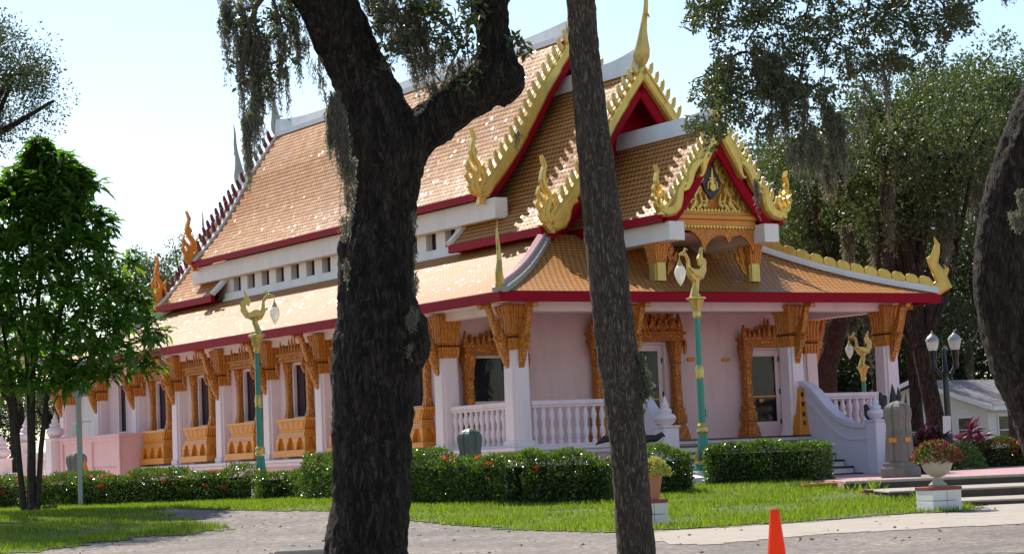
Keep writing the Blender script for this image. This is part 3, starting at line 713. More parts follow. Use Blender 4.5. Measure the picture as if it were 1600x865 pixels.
def gable_wall(P,y0,y1,zb,mat,name='gable_wall'):
    P=[(a,z) for a,z in P if a>3.66]; pts=[(a,z-.1) for a,z in P]+[(WD-a,z-.1) for a,z in reversed(P)]
    pts=[(pts[0][0],zb)]+pts+[(pts[-1][0],zb)]
    m=MB(); m.prism(pts,lambda u,v,d:(u,d,v),y0,y1); part(m,name,mat)
Y1,Y2,Y3=5.9,3.1,.30
P1=prof(3.15,7.46,MID,11.55); P2=prof(3.15,6.34,MID,10.22); P3=prof(4.42,6.32,MID,8.46,sag=.1)
for mir in (False,True):
    slope(P1,Y1,LN-Y1,mir,'main_roof_slope')
    for fr in (True,False):
        f=(lambda y:y) if fr else (lambda y:LN-y)
        b=sorted([f(Y2),f(7.25)]); slope(P2,b[0],b[1],mir,'middle_roof_slope')
        b=sorted([f(Y3),f(4.4)]); slope(P3,b[0],b[1],mir,'portico_roof_slope')
        mt=None if fr else M_['maroon']
        barge(P1,f(Y1),fr,mir,.27,.26,matT=mt); barge(P2,f(Y2),fr,mir,.25,.24,matT=mt); barge(P3,f(Y3),fr,mir,.20,.2,wavy=True,matT=mt)
        naga(3.12,7.40,1.6,f(Y1)+(-.06 if fr else .06),fr,mir,M_['barge'] if fr else M_['goldplain']); naga(3.25,6.38,1.55,f(Y2)+(-.06 if fr else .06),fr,mir,M_['barge'] if fr else M_['goldplain'],True); naga(4.36,6.42,.95,f(Y3)+(-.05 if fr else .05),fr,mir,M_['barge'])
        # eaves
        sx=(lambda a0,a1:(a0,a1)) if not mir else (lambda a0,a1:(WD-a1,WD-a0))
        b=sorted([f(Y2),f(7.25)]); m=MB(); m.box(*sx(3.10,3.22),b[0]+.01,b[1],6.14,6.33); m.box(*sx(3.22,3.7),b[0]+.12,b[1]-.02,6.16,6.2); part(m,'eave_board',M_['red'])
        b=sorted([f(Y3),f(3.9)]); m=MB(); m.box(*sx(4.38,4.5),b[0]+.01,b[1],6.15,6.315); part(m,'eave_board',M_['red'])
        # sloping white end wall of the middle roof
        yq=f(7.25); s2=1 if fr else -1
        m=MB(); m.ribbon([(a,z+.03) for a,z in P2[:4]],.14,lambda u,v,d:((WD-u) if mir else u,yq+s2*d,v),.14,-.10); part(m,'raking_coping',M_['white'])
    m=MB(); sx=(lambda a0,a1:(a0,a1)) if not mir else (lambda a0,a1:(WD-a1,WD-a0))
    m.box(*sx(3.10,3.24),Y1+.02,LN-Y1-.02,7.30,7.455); part(m,'eave_board',M_['red'])
    m=MB(); m.box(*sx(3.34,3.70),5.40,6.6,6.80,7.30); m.box(*sx(3.34,3.70),LN-6.6,LN-5.4,6.80,7.30); m.box(*sx(3.34,3.615),6.6,LN-6.6,6.80,7.30); part(m,'wall_beam',M_['white'],bevel=.012)
    # clerestory wall with its row of small windows
    cw=[8.0+.955*k for k in range(14)]; cw=[c for c in cw if c<LN-6.9]
    m=MB(); wall_run(m,'y',*sx(3.62,3.86),6.6,LN-6.6,6.1,7.2,[(c-.25,c+.25,6.39,6.88) for c in cw]); part(m,'clerestory_wall',M_['white'])
    m=MB(); m.box(*sx(3.52,3.62),7.3,LN-7.3,6.14,6.38); m.box(*sx(3.46,3.62),7.3,LN-7.3,6.14,6.2); part(m,'clerestory_sill',M_['white'],bevel=.008)
    for i,c in enumerate(cw):
        if i==0:
            m=MB(); m.box(-.25,.25,-.02,.02,-.21,.28); m0=part(m,'clerestory_window',M_['darkwood'],loc=((WD-3.82) if mir else 3.82,c,6.60),rot=(0,0,math.pi/2))
            m=MB(); m.box(-.02,.02,-.035,.035,-.21,.28); m.box(-.25,.25,-.03,.03,.0,.02); g0=part(m,'sash_bar',M_['black'],m0)
        else:
            d=m0.copy(); col.objects.link(d); d.location=((WD-3.82) if mir else 3.82,c,6.60); e=g0.copy(); col.objects.link(e); e.parent=d
for fr in (True,False):
    f=(lambda y:y) if fr else (lambda y:LN-y); s=1 if fr else -1
    gm=M_['barge2'] if fr else M_['greygold']
    chofa(11.55,2.0,f(Y1-.05),fr,M_['barge2'] if fr else M_['greygold']); chofa(10.3,2.0,f(Y2-.05),fr,M_['barge2'] if fr else M_['greygold']); chofa(8.5,1.3,f(Y3-.04),fr,gm)
    ridge_cap(10.22,f(Y2+.12),f(7.2),.26,.17,.14); ridge_cap(8.46,f(Y3+.12),f(4.4),.24,.2,.05)
    b=sorted([f(Y1+.95),f(Y1+1.15)]); gable_wall(P1,b[0],b[1],6.1,M_['red'])
    b=sorted([f(Y2+.9),f(Y2+1.05)]); gable_wall(P2,b[0],b[1],6.0,M_['red'])
ridge_cap(11.55,Y1+.12,MID*0+LN/2,.21,.15,.10); ridge_cap(11.55,LN-Y1-.12,LN/2,.21,.15,.18)
# ---- porticos: beams, posts, pediment
for fr in (True,False):
    f=(lambda y:y) if fr else (lambda y:LN-y); s=-1 if fr else 1
    fn=lambda u,v,d:(u,f(0)+( d if fr else -d),v)
    for (a0,a1) in ((4.60,5.02),(WD-5.02,WD-4.60)):
        b=sorted([f(.22),f(3.9)]); m=MB(); m.box(a0,a1,b[0],b[1],5.74,6.16); part(m,'portico_beam',M_['white'],bevel=.012)
    b=sorted([f(.95),f(3.9)]); m=MB(); m.box(5.02,WD-5.02,b[0],b[1],5.94,6.0); part(m,'portico_ceiling',M_['pinkw'])
    for x in (4.81,WD-4.81):
        sg=1 if x<MID else -1
        m=MB(); m.loft(RD,[(4.9,.15,.15),(5.36,.15,.15)],(x,f(1.02))); p=part(m,'portico_post',M_['barge2'])
        m=MB(); m.loft(FLUTE,[(5.30,.155,.155),(5.34,.17,.17),(5.38,.155,.155),(5.66,.20,.20),(5.74,.22,.22)],(x,f(1.02))); part(m,'capital',M_['goldfine'],p)
        m=MB(); m.ribbon([(x+sg*.22,5.05),(x+sg*.30,5.2),(x+sg*.36,5.34),(x+sg*.30,5.48),(x+sg*.36,5.6),(x+sg*.32,5.74)],[.03,.14,.16,.14,.14,.1],lambda u,v,d:(u,f(.98)+d,v),.04,-.04)
        m.ribbon([(x+sg*.34,5.3),(x+sg*.46,5.42),(x+sg*.50,5.56)],[.12,.1,.02],lambda u,v,d:(u,f(.98)+d,v),.04,-.04); part(m,'side_bracket',M_['gold'],p)
    # pediment
    yp=.62
    n0=len(P3)
    tri=[(5.02,6.44),(WD-5.02,6.44),(MID+.05,8.0),(MID-.05,8.0)]
    m=MB(); m.prism(tri,fn,yp+.06,yp+.14); ped=part(m,'pediment',M_['gold'])
    m=MB(); m.ribbon([(4.98,6.44),(5.5,7.14),(MID,8.06)],.1,fn,yp,yp+.08); m.ribbon([(WD-4.98,6.44),(WD-5.5,7.14),(MID,8.06)],.1,fn,yp,yp+.08)
    part(m,'pediment_border',M_['goldplain'],ped)
    m=MB(); m.box(4.96,WD-4.96,*sorted([f(yp-.06),f(yp+.1)]),6.36,6.44); m.box(4.92,WD-4.92,*sorted([f(yp-.12),f(yp+.1)]),6.26,6.36); m.box(4.98,WD-4.98,*sorted([f(yp-.05),f(yp+.1)]),6.12,6.26)
    part(m,'pediment_base',M_['goldplain'],ped,bevel=.012)
    m=MB()
    for (z,yy,nn,h) in ((6.44,yp-.03,24,.08),(6.12,yp-.08,26,-.07)):
        for i in range(nn):
            w=(WD-2*4.98)/nn; x=4.98+w*(i+.5); m.prism([(x-w*.45,z),(x+w*.45,z),(x+w*.3,z+h*.6),(x,z+h),(x-w*.3,z+h*.6)],fn,yy,yy+.04)
    part(m,'leaf_moulding',M_['barge'],ped)
    # lambrequin with its pendants
    xl,xr=5.04,WD-5.04; W=xr-xl
    A=[(xl,6.12),(xl,5.86),(xl+.04,5.80)]
    def arc(x0,z0,x1,z1,h):
        for i in range(1,9):
            t=i/9; yield (x0+(x1-x0)*t,z0+(z1-z0)*t+h*math.sin(math.pi*t)**.7)
    B=list(A)
    B+=list(arc(xl+.04,5.80,xl+W*.36,5.60,.30)); B.append((xl+W*.36,5.52)); B+=list(arc(xl+W*.36,5.56,xl+W*.68,5.78,.22)); B.append((xl+W*.68,5.72)); B+=list(arc(xl+W*.68,5.76,xr-.04,5.62,.22)); B+=[(xr,5.5),(xr,6.12)]
    m=MB(); m.prism(B,fn,yp-.02,yp+.05); part(m,'lambrequin',M_['goldfine'],ped,bevel=.01)
    # flame scrollwork
    m=MB(); r2=random.Random(3)
    def flame(x,z,h,ang,w=.09):
        pth=[];n=6
        for i in range(n+1):
            t=i/n; bend=math.sin(t*math.pi*1.3)*.18*h*(1 if ang>=0 else -1)
            u=bend; v=h*t; ca,sa=math.cos(ang),math.sin(ang); pth.append((x+u*ca+v*sa,z-u*sa+v*ca))
        m.ribbon(pth,[w,w*1.1,w,w*.8,w*.6,w*.35,.01],fn,yp-.03,yp+.07)
    def spiral(x,z,r,sg):
        pth=[]; 
        for i in range(12):
            t=i/11; a=t*math.pi*2.4; rr=r*(1-t*.8); pth.append((x+sg*math.cos(a)*rr,z+math.sin(a)*rr))
        m.ribbon(pth,[.05-.003*i for i in range(12)],fn,yp-.03,yp+.07)
    for sg in (-1,1):
        for (dx,z,h,a) in ((.95,6.5,.22,.5),(.80,6.52,.34,.35),(.62,6.5,.5,.35),(.45,6.5,.42,.5),(.50,6.82,.42,.3),(.34,7.1,.5,.12),(.28,6.55,.3,.6),(.22,7.3,.42,.05),(.62,6.85,.26,.3),(.1,7.5,.42,.0)):
            flame(MID+sg*dx,z,h,-sg*a*.6)
        for (dx,z,r) in ((.78,6.62,.10),(.52,6.62,.12),(.26,6.60,.10),(.40,6.92,.11),(.62,6.95,.07),(.30,7.22,.09),(.93,6.56,.06),(.18,7.5,.06)): spiral(MID+sg*dx,z,r,sg)
    part(m,'flame_scrollwork',M_['barge'],ped)
    m=MB(); m.prism([(MID-.03,6.72),(MID+.2,6.92),(MID+.26,7.1),(MID+.18,7.26),(MID+.1,7.42),(MID,7.78),(MID-.1,7.42),(MID-.18,7.26),(MID-.26,7.1),(MID-.2,6.92)],fn,yp+.0,yp+.055); part(m,'dark_niche',M_['black'],ped)
    m=MB(); c3=lambda r,z,n=10:[(MID+math.cos(2*math.pi*i/n)*r,z+math.sin(2*math.pi*i/n)*r) for i in range(n)]
    m.prism(c3(.09,7.0),fn,yp-.05,yp+.0); m.ribbon([(MID-.14,6.96),(MID-.12,7.1),(MID-.05,7.16)],[.03,.04,.02],fn,yp-.04,yp); m.ribbon([(MID+.14,6.96),(MID+.12,7.1),(MID+.05,7.16)],[.03,.04,.02],fn,yp-.04,yp)
    m.ribbon([(MID,7.08),(MID,7.3),(MID,7.46)],[.12,.06,.01],fn,yp-.04,yp); m.ribbon([(MID-.1,7.2),(MID+.1,7.2)],.03,fn,yp-.04,yp); part(m,'gold_emblem',M_['barge'],ped)
# ---- balustrades
def baluster_mesh():
    m=MB(); m.lathe([(.055,0),(.055,.07),(.035,.10),(.05,.16),(.068,.24),(.055,.33),(.034,.40),(.045,.43),(.034,.46),(.055,.54),(.066,.62),(.048,.70),(.035,.76),(.055,.79),(.055,.84)],(0,0,0),10); return m
bal0=None
def balustrade(x0,y0,x1,y1,z0,z1=None,drop=0,n=None):
    global bal0
    L=math.hypot(x1-x0,y1-y0); ang=math.atan2(y1-y0,x1-x0)
    m=MB(); m.box(0,L,-.09,.09,.88,.98); m.box(0,L,-.065,.065,.83,.88); m.box(0,L,-.08,.08,.0,.05)
    o=part(m,'balustrade',M_['pinkw'],loc=(x0,y0,z0),rot=(0,0,ang),bevel=.012)
    n=n or int(L/.21)
    for i in range(n):
        x=L*(i+.5)/n
        if bal0 is None: b=bal0=part(baluster_mesh(),'baluster',M_['pinkw'],o,smooth=True)
        else: b=bal0.copy(); col.objects.link(b); b.parent=o
        b.location=(x,0,.04)
    return o
balustrade(.92,3.65,.92,1.2,FLR); balustrade(1.2,.92,3.6,.92,FLR); balustrade(WD-3.58,.92,WD-1.2,.92,FLR)
balustrade(WD-.92,1.2,WD-.92,3.65,FLR)
# ---- front stairs with dark nosings
m=MB(); mn=MB()
for k in range(6):
    z=FLR-.15*k; y=.5-.3*k
    m.box(4.05,WD-3.85,y-.3 ,y,.2,z-.15); mn.box(4.05,WD-3.85,y-.33,y-.002,z-.15,z-.11)
st=part(m,'entrance_stair',M_['pinkw']); part(mn,'stair_nosing',M_['black'],st)
m=MB(); m.box(3.5,WD-3.5,.44,.75,FLR+.001,FLR+.03); part(m,'porch_edge',M_['black'],st)
def finial_post(x,y,z0,z1,w,parent=None,nm='newel_post',mat=None):
    mat=mat or M_['pinkw']
    m=MB(); m.loft(SQ,[(0,w*1.1,w*1.1),(.08,w*1.1,w*1.1),(.1,w,w),(z1-z0-.06,w,w),(z1-z0-.04,w*1.15,w*1.15),(z1-z0,w*1.15,w*1.15)]); o=part(m,nm,mat,parent,loc=(x,y,z0),bevel=.012)
    h=z1-z0; m=MB(); k=w/.16
    m.lathe([(.09*k,h),(.15*k,h+.05*k),(.19*k,h+.12*k),(.17*k,h+.18*k),(.10*k,h+.22*k),(.12*k,h+.25*k),(.10*k,h+.29*k),(.06*k,h+.31*k),(.08*k,h+.35*k),(.05*k,h+.39*k),(.03*k,h+.45*k),(.005,h+.52*k)],(0,0,0),14)
    part(m,'finial',mat,o,smooth=True); return o
# swept stair parapets
par=[(.9,2.56),(.75,2.56),(.55,2.50),(.3,2.34),(.05,2.12),(-.21,1.89),(-.5,1.70),(-.84,1.57),(-1.15,1.51),(-1.5,1.50)]
fy=lambda x0:(lambda u,v,d:(x0+d,u,v))
m=MB(); poly=par+[(-1.5,.2),(.9,.2)]; m.prism(poly,fy(8.6),-.10,.10); sp=part(m,'stair_parapet',M_['lav'],bevel=.01)
m=MB(); m.ribbon(par,.10,fy(8.6),.16,-.16); m.ribbon([(a,b-.36 if i<8 else b-.30) for i,(a,b) in enumerate(par)],.045,fy(8.6),.125,-.125); part(m,'parapet_coping',M_['lav'],sp)
finial_post(8.6,-1.68,.3,1.62,.17,None,'newel_post',M_['lav'])
par2=[(.9,2.5),(.5,2.35),(.2,2.05),(-.05,1.8)]
m=MB(); m.prism(par2+[(-.05,.2),(.9,.2)],fy(3.9),-.09,.09); m.ribbon(par2,.09,fy(3.9),.14,-.14); part(m,'stair_parapet',M_['lav'])
finial_post(3.9,-.25,.3,1.66,.2)
# ---- side stair block near the back
m=MB(); m.box(-.0,.98,20.9,25.7,.3,2.24); sb=part(m,'side_stair_block',M_['pinkd'])
m=MB(); m.box(-.06,1.0,20.84,25.76,2.24,2.32)
for (a,b) in ((20.86,21.05),(23.0,23.12),(25.4,25.6)): m.box(-.05,0,a,b,.3,2.24)
m.box(-.04,0,21.05,25.4,2.12,2.24); m.box(-.04,0,21.05,23.0,1.3,1.36); part(m,'block_trim',M_['pinkd'],sb,bevel=.008)
m=MB(); m.box(-.03,0.01,22.3,22.5,1.0,1.14); part(m,'vent_hole',M_['black'],sb)
for (y,zt) in ((26.1,2.36),(28.7,2.3),(31.0,1.85)): finial_post(0,y,.3,zt,.24,None,'stair_post',M_['pinkw'])
for (y0,y1,zt) in ((26.34,28.46,1.95),(28.94,30.76,1.35)):
    m=MB(); m.box(-.1,.1,y0,y1,.3,.75); m.box(-.13,.13,y0,y1,zt-.1,zt); o=part(m,'stair_balustrade',M_['pinkw'],bevel=.01)
    n=int((y1-y0)/.24)
    for i in range(n):
        b=bal0.copy(); col.objects.link(b); b.parent=o; b.location=(0,y0+(y1-y0)*(i+.5)/n,.74); b.scale=(1.1,1.1,(zt-.1-.74)/.84)
# ================================================================ GROUND
def surf(name,xs,ys,zf,mat,kind='structure',keepf=None):
    V=[];idx={};F=[]
    for j,y in enumerate(ys):
        for i,x in enumerate(xs): V.append((x,y,zf(x,y)))
    nx=len(xs)
    for j in range(len(ys)-1):
        for i in range(nx-1):
            if keepf is None or keepf((xs[i]+xs[i+1])/2,(ys[j]+ys[j+1])/2): F.append((j*nx+i,j*nx+i+1,(j+1)*nx+i+1,(j+1)*nx+i))
    if keepf:
        used=sorted({i for f in F for i in f}); mp={o:n for n,o in enumerate(used)}; V=[V[i] for i in used]; F=[tuple(mp[i] for i in f) for f in F]
    o=cloud_mesh(name,V,F,mat); o.data.polygons.foreach_set('use_smooth',[True]*len(F)); tag(o,kind=kind); return o
xs=[-1500,-600,-200,-90,-50,-32]+[-24+.5*i for i in range(80)]+[18,24,34,50,90,200,600,1500]
ys=[-60,-20,0,8]+[14+.5*i for i in range(70)]+[52,60,75,100,150,250,500,1000,2500]
surf('ground',xs,ys,gz,M_['gravel'])
def poly_px(L): return [(p.x,p.y) for p in (gp(*q) for q in L)]
def inside(P,x,y):
    c=False;n=len(P);j=n-1
    for i in range(n):
        if (P[i][1]>y)!=(P[j][1]>y) and x<(P[j][0]-P[i][0])*(y-P[i][1])/(P[j][1]-P[i][1])+P[i][0]: c=not c
        j=i
    return c
lawnA=poly_px([(640,812),(740,822),(850,830),(960,831.5),(1035,828),(1120,823),(1228,817),(1340,808),(1442,800),(1521,798)])+[(6.78,33.45),(6.75,35.5),(6.0,35.6),(5.95,38.2),(5.65,38.3),(5.6,44.8),(-1.2,44.6),(-14,55),(-22,60),(-24,50)]+poly_px([(150,797),(230,796),(270,795),(400,797),(500,799),(560,802)])
mound=[(-24,31)]+poly_px([(60,862),(130,851),(200,842),(260,836),(320,832),(345,828),(342,823),(310,815),(270,806),(225,800),(150,797)])+[(-24,50)]
verge=poly_px([(1130,862),(1180,856),(1250,846),(1330,838),(1400,832.5),(1500,827),(1600,822),(1720,816),(1720,822),(1600,830),(1500,836),(1400,843),(1300,850),(1240,862),(1190,872)])
lawns=[lawnA,mound,verge]
def nz2(x,y): return .10*math.sin(x*5.1+y*3.3)+.08*math.sin(x*11.7-y*7.9)+.05*math.sin(x*23+y*19)
def on_lawn(x,y): 
    dx_,dy_=x-E0.x,y-E0.y; la,lb=dx_*cT+dy_*sT,-dx_*sT+dy_*cT
    if -3.0<la<13 and -2.9<lb<32: return False
    u,v=x+nz2(x,y),y+nz2(y,x)*1.6
    return any(inside(P,u,v) for P in lawns)
gx=[-24+.16*i for i in range(int(44/.16))]; gy=[27+.16*i for i in range(int(33/.16))]
surf('lawn',gx,gy,lambda x,y:gz(x,y)+.012,M_['lawn'],keepf=on_lawn)
# pavement
path=poly_px([(1022,831),(1120,825),(1228,819),(1340,810),(1442,802),(1521,799)])+[(7.2,33.6),(30,33.6),(30,30.6)]+poly_px([(1720,812),(1600,818),(1500,823),(1400,828),(1300,834),(1200,842),(1120,850),(1060,851),(1010,843)])
surf('sidewalk',[.5+.15*i for i in range(200)],[24+.15*i for i in range(75)],lambda x,y:gz(x,y)+.007,M_['conc'],keepf=lambda x,y:inside(path,x+nz2(x,y)*.2,y+nz2(y,x)*.5))
m=MB(); m.box(5.7,30,38.3,62,.0,.44); m.box(5.2,9.5,41.5,50,.0,.434); o=m.build('terrace_paving',M_['terr']); tag(o,kind='structure')
o=MB().box(-3.0,.7,-2.9,32,.1,.446).build('bounce_paving',M_['walk'],loc=(E0.x,E0.y,0),rot=(0,0,TH)); tag(o,kind='structure')  # added paving strip, there to bounce warm sunlight onto the side walls
t=tag(empty('concrete_steps',(12,35,0)),'three wide shallow grey concrete steps rising to the pink terrace','steps')
for (x0,y0,z) in ((6.75,33.5,.15),(6.0,35.6,.295)):
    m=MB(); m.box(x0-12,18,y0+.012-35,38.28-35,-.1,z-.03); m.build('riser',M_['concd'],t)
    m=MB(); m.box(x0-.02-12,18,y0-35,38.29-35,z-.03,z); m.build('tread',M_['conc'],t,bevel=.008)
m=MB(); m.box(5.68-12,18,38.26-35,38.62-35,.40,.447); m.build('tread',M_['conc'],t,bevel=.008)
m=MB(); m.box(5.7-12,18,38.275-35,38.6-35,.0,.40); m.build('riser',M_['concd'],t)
p=gp(440,868); m=MB(); 
t=tag(m.box(-.75,.55,-.06,.06,-.1,.07).build('concrete_kerb',M_['conc'],loc=(p.x+.65,p.y,0),rot=(0,.0,.25),bevel=.015),'low concrete kerb behind the foot of the big dark oak','kerb')
# ================================================================ STREET THINGS
def swan_lamp(name):
    r=empty(name,(0,0,0))
    m=MB(); m.loft(SQ,[(-.15,.31,.31),(.1,.31,.31),(.12,.28,.28)]); m.lathe([(.33,.10),(.34,.15),(.28,.19),(.22,.22),(.25,.26),(.24,.28)],n=20); m.build('base',M_['white'],r,smooth=True)
    m=MB(); sh=[]; 
    for i in range(24):
        a=2*math.pi*i/24; q_=1 if i%2 else .88; sh.append((math.cos(a)*q_,math.sin(a)*q_))
    m.loft(sh,[(.27,.20,.20),(.33,.21,.21),(.40,.16,.16),(.55,.145,.145),(.70,.12,.12),(.85,.10,.10),(1.04,.085,.085)]); m.build('fluted_foot',M_['green'],r)
    m=MB(); m.lathe([(.075,1.02),(.075,2.12)],n=12); m.lathe([(.062,2.3),(.055,3.35)],n=12); m.build('pole',M_['green'],r,smooth=True)
    m=MB(); m.lathe([(.17,.40),(.195,.44),(.17,.48)],n=16)
    for i in range(8): 
        a=2*math.pi*i/8+.2; m.ribbon([(0,.43),(.02,.55),(0,.70)],[.05,.04,.01],lambda u,v,d:((.2-(v-.2)*.16+u+d)*math.cos(a),(.2-(v-.2)*.16+u+d)*math.sin(a),v),.02,-.02)
    m.build('foot_ring',M_['barge2'],r)
    m=MB(); m.lathe([(.08,1.0),(.12,1.05),(.10,1.12),(.115,1.17),(.08,1.22)],n=12); m.build('gilt_collar',M_['barge2'],r,smooth=True)
    m=MB(); m.lathe([(.075,2.08),(.09,2.11),(.075,2.16),(.09,2.25),(.075,2.33),(.06,2.37)],n=12); m.build('gilt_collar',M_['barge2'],r,smooth=True); m=MB()
    sh8=[]
    for i in range(20):
        a=2*math.pi*i/20; q_=1 if i%2 else .9; sh8.append((math.cos(a)*q_,math.sin(a)*q_))
    m.loft(sh8,[(3.30,.06,.06),(3.34,.085,.085),(3.42,.085,.085),(3.45,.075,.075),(3.55,.11,.11),(3.66,.16,.16),(3.68,.20,.20),(3.71,.20,.20),(3.73,.1,.1)])
    m.build('gilt_collar',M_['barge2'],r,smooth=False)
    def sx_(m): m.v=[(x*.82,y*.9,z) for x,y,z in m.v]
    m=MB()
    m.tube([(.05,0,3.70),(.03,0,3.84),(-.03,0,3.98),(-.02,0,4.10)],[.12,.085,.075,.10],8)
    m.tube([(-.24,0,4.20),(-.12,0,4.12),(.0,0,4.10),(.12,0,4.14),(.2,0,4.24),(.21,0,4.36),(.22,0,4.46),(.29,0,4.55),(.38,0,4.58),(.46,0,4.57),(.55,0,4.56)],[.04,.08,.095,.09,.07,.048,.042,.042,.05,.034,.01],8)
    fn=lambda u,v,d:(u,d,v)
    m.ribbon([(-.10,4.10),(-.24,4.16),(-.33,4.28),(-.33,4.42),(-.25,4.50),(-.24,4.58),(-.30,4.72)],[.10,.16,.17,.15,.12,.09,.015],fn,.04,-.04)
    m.ribbon([(-.22,4.38),(-.16,4.5),(-.2,4.58)],[.12,.08,.01],fn,.03,-.03); m.ribbon([(-.33,4.3),(-.40,4.42),(-.38,4.5)],[.1,.07,.01],fn,.03,-.03)
    for s in (-1,1): m.ribbon([(-.2,4.14),(0,4.2),(.14,4.22),(.34,4.30)],[.1,.15,.10,.02],lambda u,v,d:(u,s*(.10+max(0,u)*.1)+d,v),.015,-.015)
    m.ribbon([(.34,4.60),(.30,4.68),(.22,4.66)],[.06,.05,.01],fn,.02,-.02)
    m.tube([(.04,0,3.72),(-.12,0,3.74),(-.2,0,3.70)],[.06,.05,.01],6)
    sx_(m); m.build('swan',M_['barge2'],r,smooth=True)
    m=MB(); m.tube([(.52,0,4.56),(.52,0,4.46)],.012,6); m.lathe([(.012,4.47),(.03,4.43),(.045,4.39),(.075,4.35),(.08,4.32)],(.52,0,0),12); sx_(m); m.build('lamp_cap',M_['barge2'],r,smooth=True)
    m=MB(); m.lathe([(.075,4.33),(.11,4.29),(.135,4.22),(.13,4.15),(.10,4.07),(.055,3.99),(.004,3.93)],(.52,0,0),16); sx_(m); m.build('lamp_globe',M_['globe'],r,smooth=60)
    return r
L0=swan_lamp('swan_lamp_post'); G='green and gold lamp posts topped with gilt swans'
p=gp(1102,757); L0.location=(p.x,p.y,p.z); L0.rotation_euler=(0,0,math.pi+.75); tag(L0,'green lamp post with gilt swan facing left, standing between two hedges before the stairs','lamp post',G)
L1=copy_tree(L0); p=at(409,775,48.8); L1.location=(p.x,p.y,.40); L1.rotation_euler=(0,0,.1); tag(L1,'green lamp post with gilt swan facing right, before the long side wall windows','lamp post',G)
L2=copy_tree(L0); p=at(1352,640,62); L2.location=(p.x,p.y,-.42); L2.rotation_euler=(0,0,math.pi+.45); tag(L2,'farthest green lamp post with gilt swan, seen between the porch columns','lamp post',G)
# tall grey pole in front of the hedge at left
p=at(127,790,49.4); r=tag(empty('light_pole',(p.x,p.y,gz(p.x,p.y))),'plain pale grey pole standing before the hedge beside the young tree','pole')
m=MB(); m.box(-.055,.055,-.055,.055,-.2,3.35); m.build('post',M_['galv'],r,bevel=.012)
m=MB(); m.box(-.12,.24,-.09,-.06,2.5,3.3); m.build('sign_back',M_['galv'],r); 
m=MB(); m.box(-.16,-.055,-.05,.02,1.65,1.9); m.build('junction_box',M_['white'],r,bevel=.01); MB().box(.055,.28,-.03,.03,1.92,1.97).build('arm',M_['white'],r,bevel=.01)
p=gp(115,789); m=MB(); m.loft(SQ,[(-.1,.19,.19),(.06,.19,.19)]); m.lathe([(.17,.06),(.12,.14),(.10,.2),(.14,.25),(.2,.28),(.2,.32)],n=14)
tag(m.build('garden_pedestal',M_['white'],loc=(p.x,p.y,gz(p.x,p.y)),smooth=True),'small white round topped pedestal at the foot of the hedge','pedestal')
# double globe lamp
p=at(1484,700,53); r=tag(empty('twin_lamp_post',(p.x,p.y,.42)),'black lamp post carrying two white acorn lamps in front of the white house','lamp post')
m=MB(); m.lathe([(.22,-.05),(.22,.15),(.16,.2),(.14,.5),(.10,.6),(.085,1.2),(.08,2.1),(.07,2.3),(.09,2.35),(.06,2.4),(.04,2.9)],n=12)
m.tube([(-.26,0,2.5),(-.12,0,2.26),(0,0,2.2),(.12,0,2.26),(.26,0,2.5)],.04,8); m.build('post',M_['black'],r,smooth=True)
for s in (-1,1):
    m=MB(); m.lathe([(.05,2.4),(.08,2.5),(.06,2.62),(.08,2.68),(.09,2.81),(.105,2.86)],(s*.27,0,0),12); ar=m.build('lamp_holder',M_['black'],r,smooth=True)
    m=MB(); m.lathe([(.10,2.86),(.135,2.96),(.155,3.06),(.155,3.09)],(s*.27,0,0),16); m.build('lamp_globe',M_['globe'],ar,smooth=60)
    m=MB(); m.lathe([(.168,3.09),(.165,3.12),(.12,3.20),(.05,3.25),(.025,3.28),(.03,3.30),(.005,3.36)],(s*.27,0,0),16); m.build('lamp_lid',M_['galv'],ar,smooth=True)
m=MB(); m.box(-.1,.1,-.105,-.098,.72,1.12); 
p=at(1479,663,52.8); tag(MB().box(-.095,.095,-.006,.006,-.21,.21).build('paper_notice',M_['paper'],loc=(p.x,p.y-.05,p.z),rot=(0,.03,0)),'blank looking white paper notice fixed to the black twin lamp post','notice')
# boundary stones
def stone(name,p,h,w,mat,label,rz,gold=False):
    r=tag(empty(name,p,rz),label,'boundary stone'); s=w/2
    m=MB(); m.loft(SQ,[(0,s*1.0,s*1.0),(h*.12,s*1.0,s*1.0),(h*.15,s*.88,s*.88),(h*.20,s*.86,s*.86)]); b=m.build('plinth',mat,r,bevel=.012)
    m=MB(); k=[(-1,-1),(-.12,-1),(-.06,-.93),(0,-1.03),(.06,-.93),(.12,-1),(1,-1),(1,-.12),(.93,-.06),(1.03,0),(.93,.06),(1,.12),(1,1),(.12,1),(.06,.93),(0,1.03),(-.06,.93),(-.12,1),(-1,1),(-1,.12),(-.93,.06),(-1.03,0),(-.93,-.06),(-1,-.12)]
    m.loft(k,[(h*.20,s*.74,s*.74),(h*.50,s*.66,s*.66),(h*.545,s*.64,s*.64),(h*.56,s*.70,s*.70),(h*.575,s*.62,s*.62),(h*.60,s*.66,s*.66),(h*.615,s*.61,s*.61),(h*.68,s*.60,s*.60),(h*.76,s*.66,s*.66),(h*.83,s*.70,s*.70),(h*.88,s*.69,s*.69),(h*.92,s*.62,s*.62),(h*.955,s*.47,s*.47),(h*.98,s*.27,s*.27),(h*1.0,s*.03,s*.03)])
    m.build('tablet',mat,r)
    if gold:
        for a in (0,math.pi/2):
            m=MB(); m.box(-.085,.085,-s*.735,-s*.70,h*.465,h*.51); 
            for i in range(4): m.box(-.085+.045*i,-.06+.045*i,-s*.745,-s*.735,h*.455,h*.52)
            m.build('gilt_inscription',M_['yel'],r,rot=(0,0,a))
    return r
p=at(1408,745,40.6); stone('boundary_stone',(p.x,p.y,.44),1.42,.54,M_['dstone'],'grey pointed stone tablet with small gilt marks on the pink terrace',-.78 ,True)
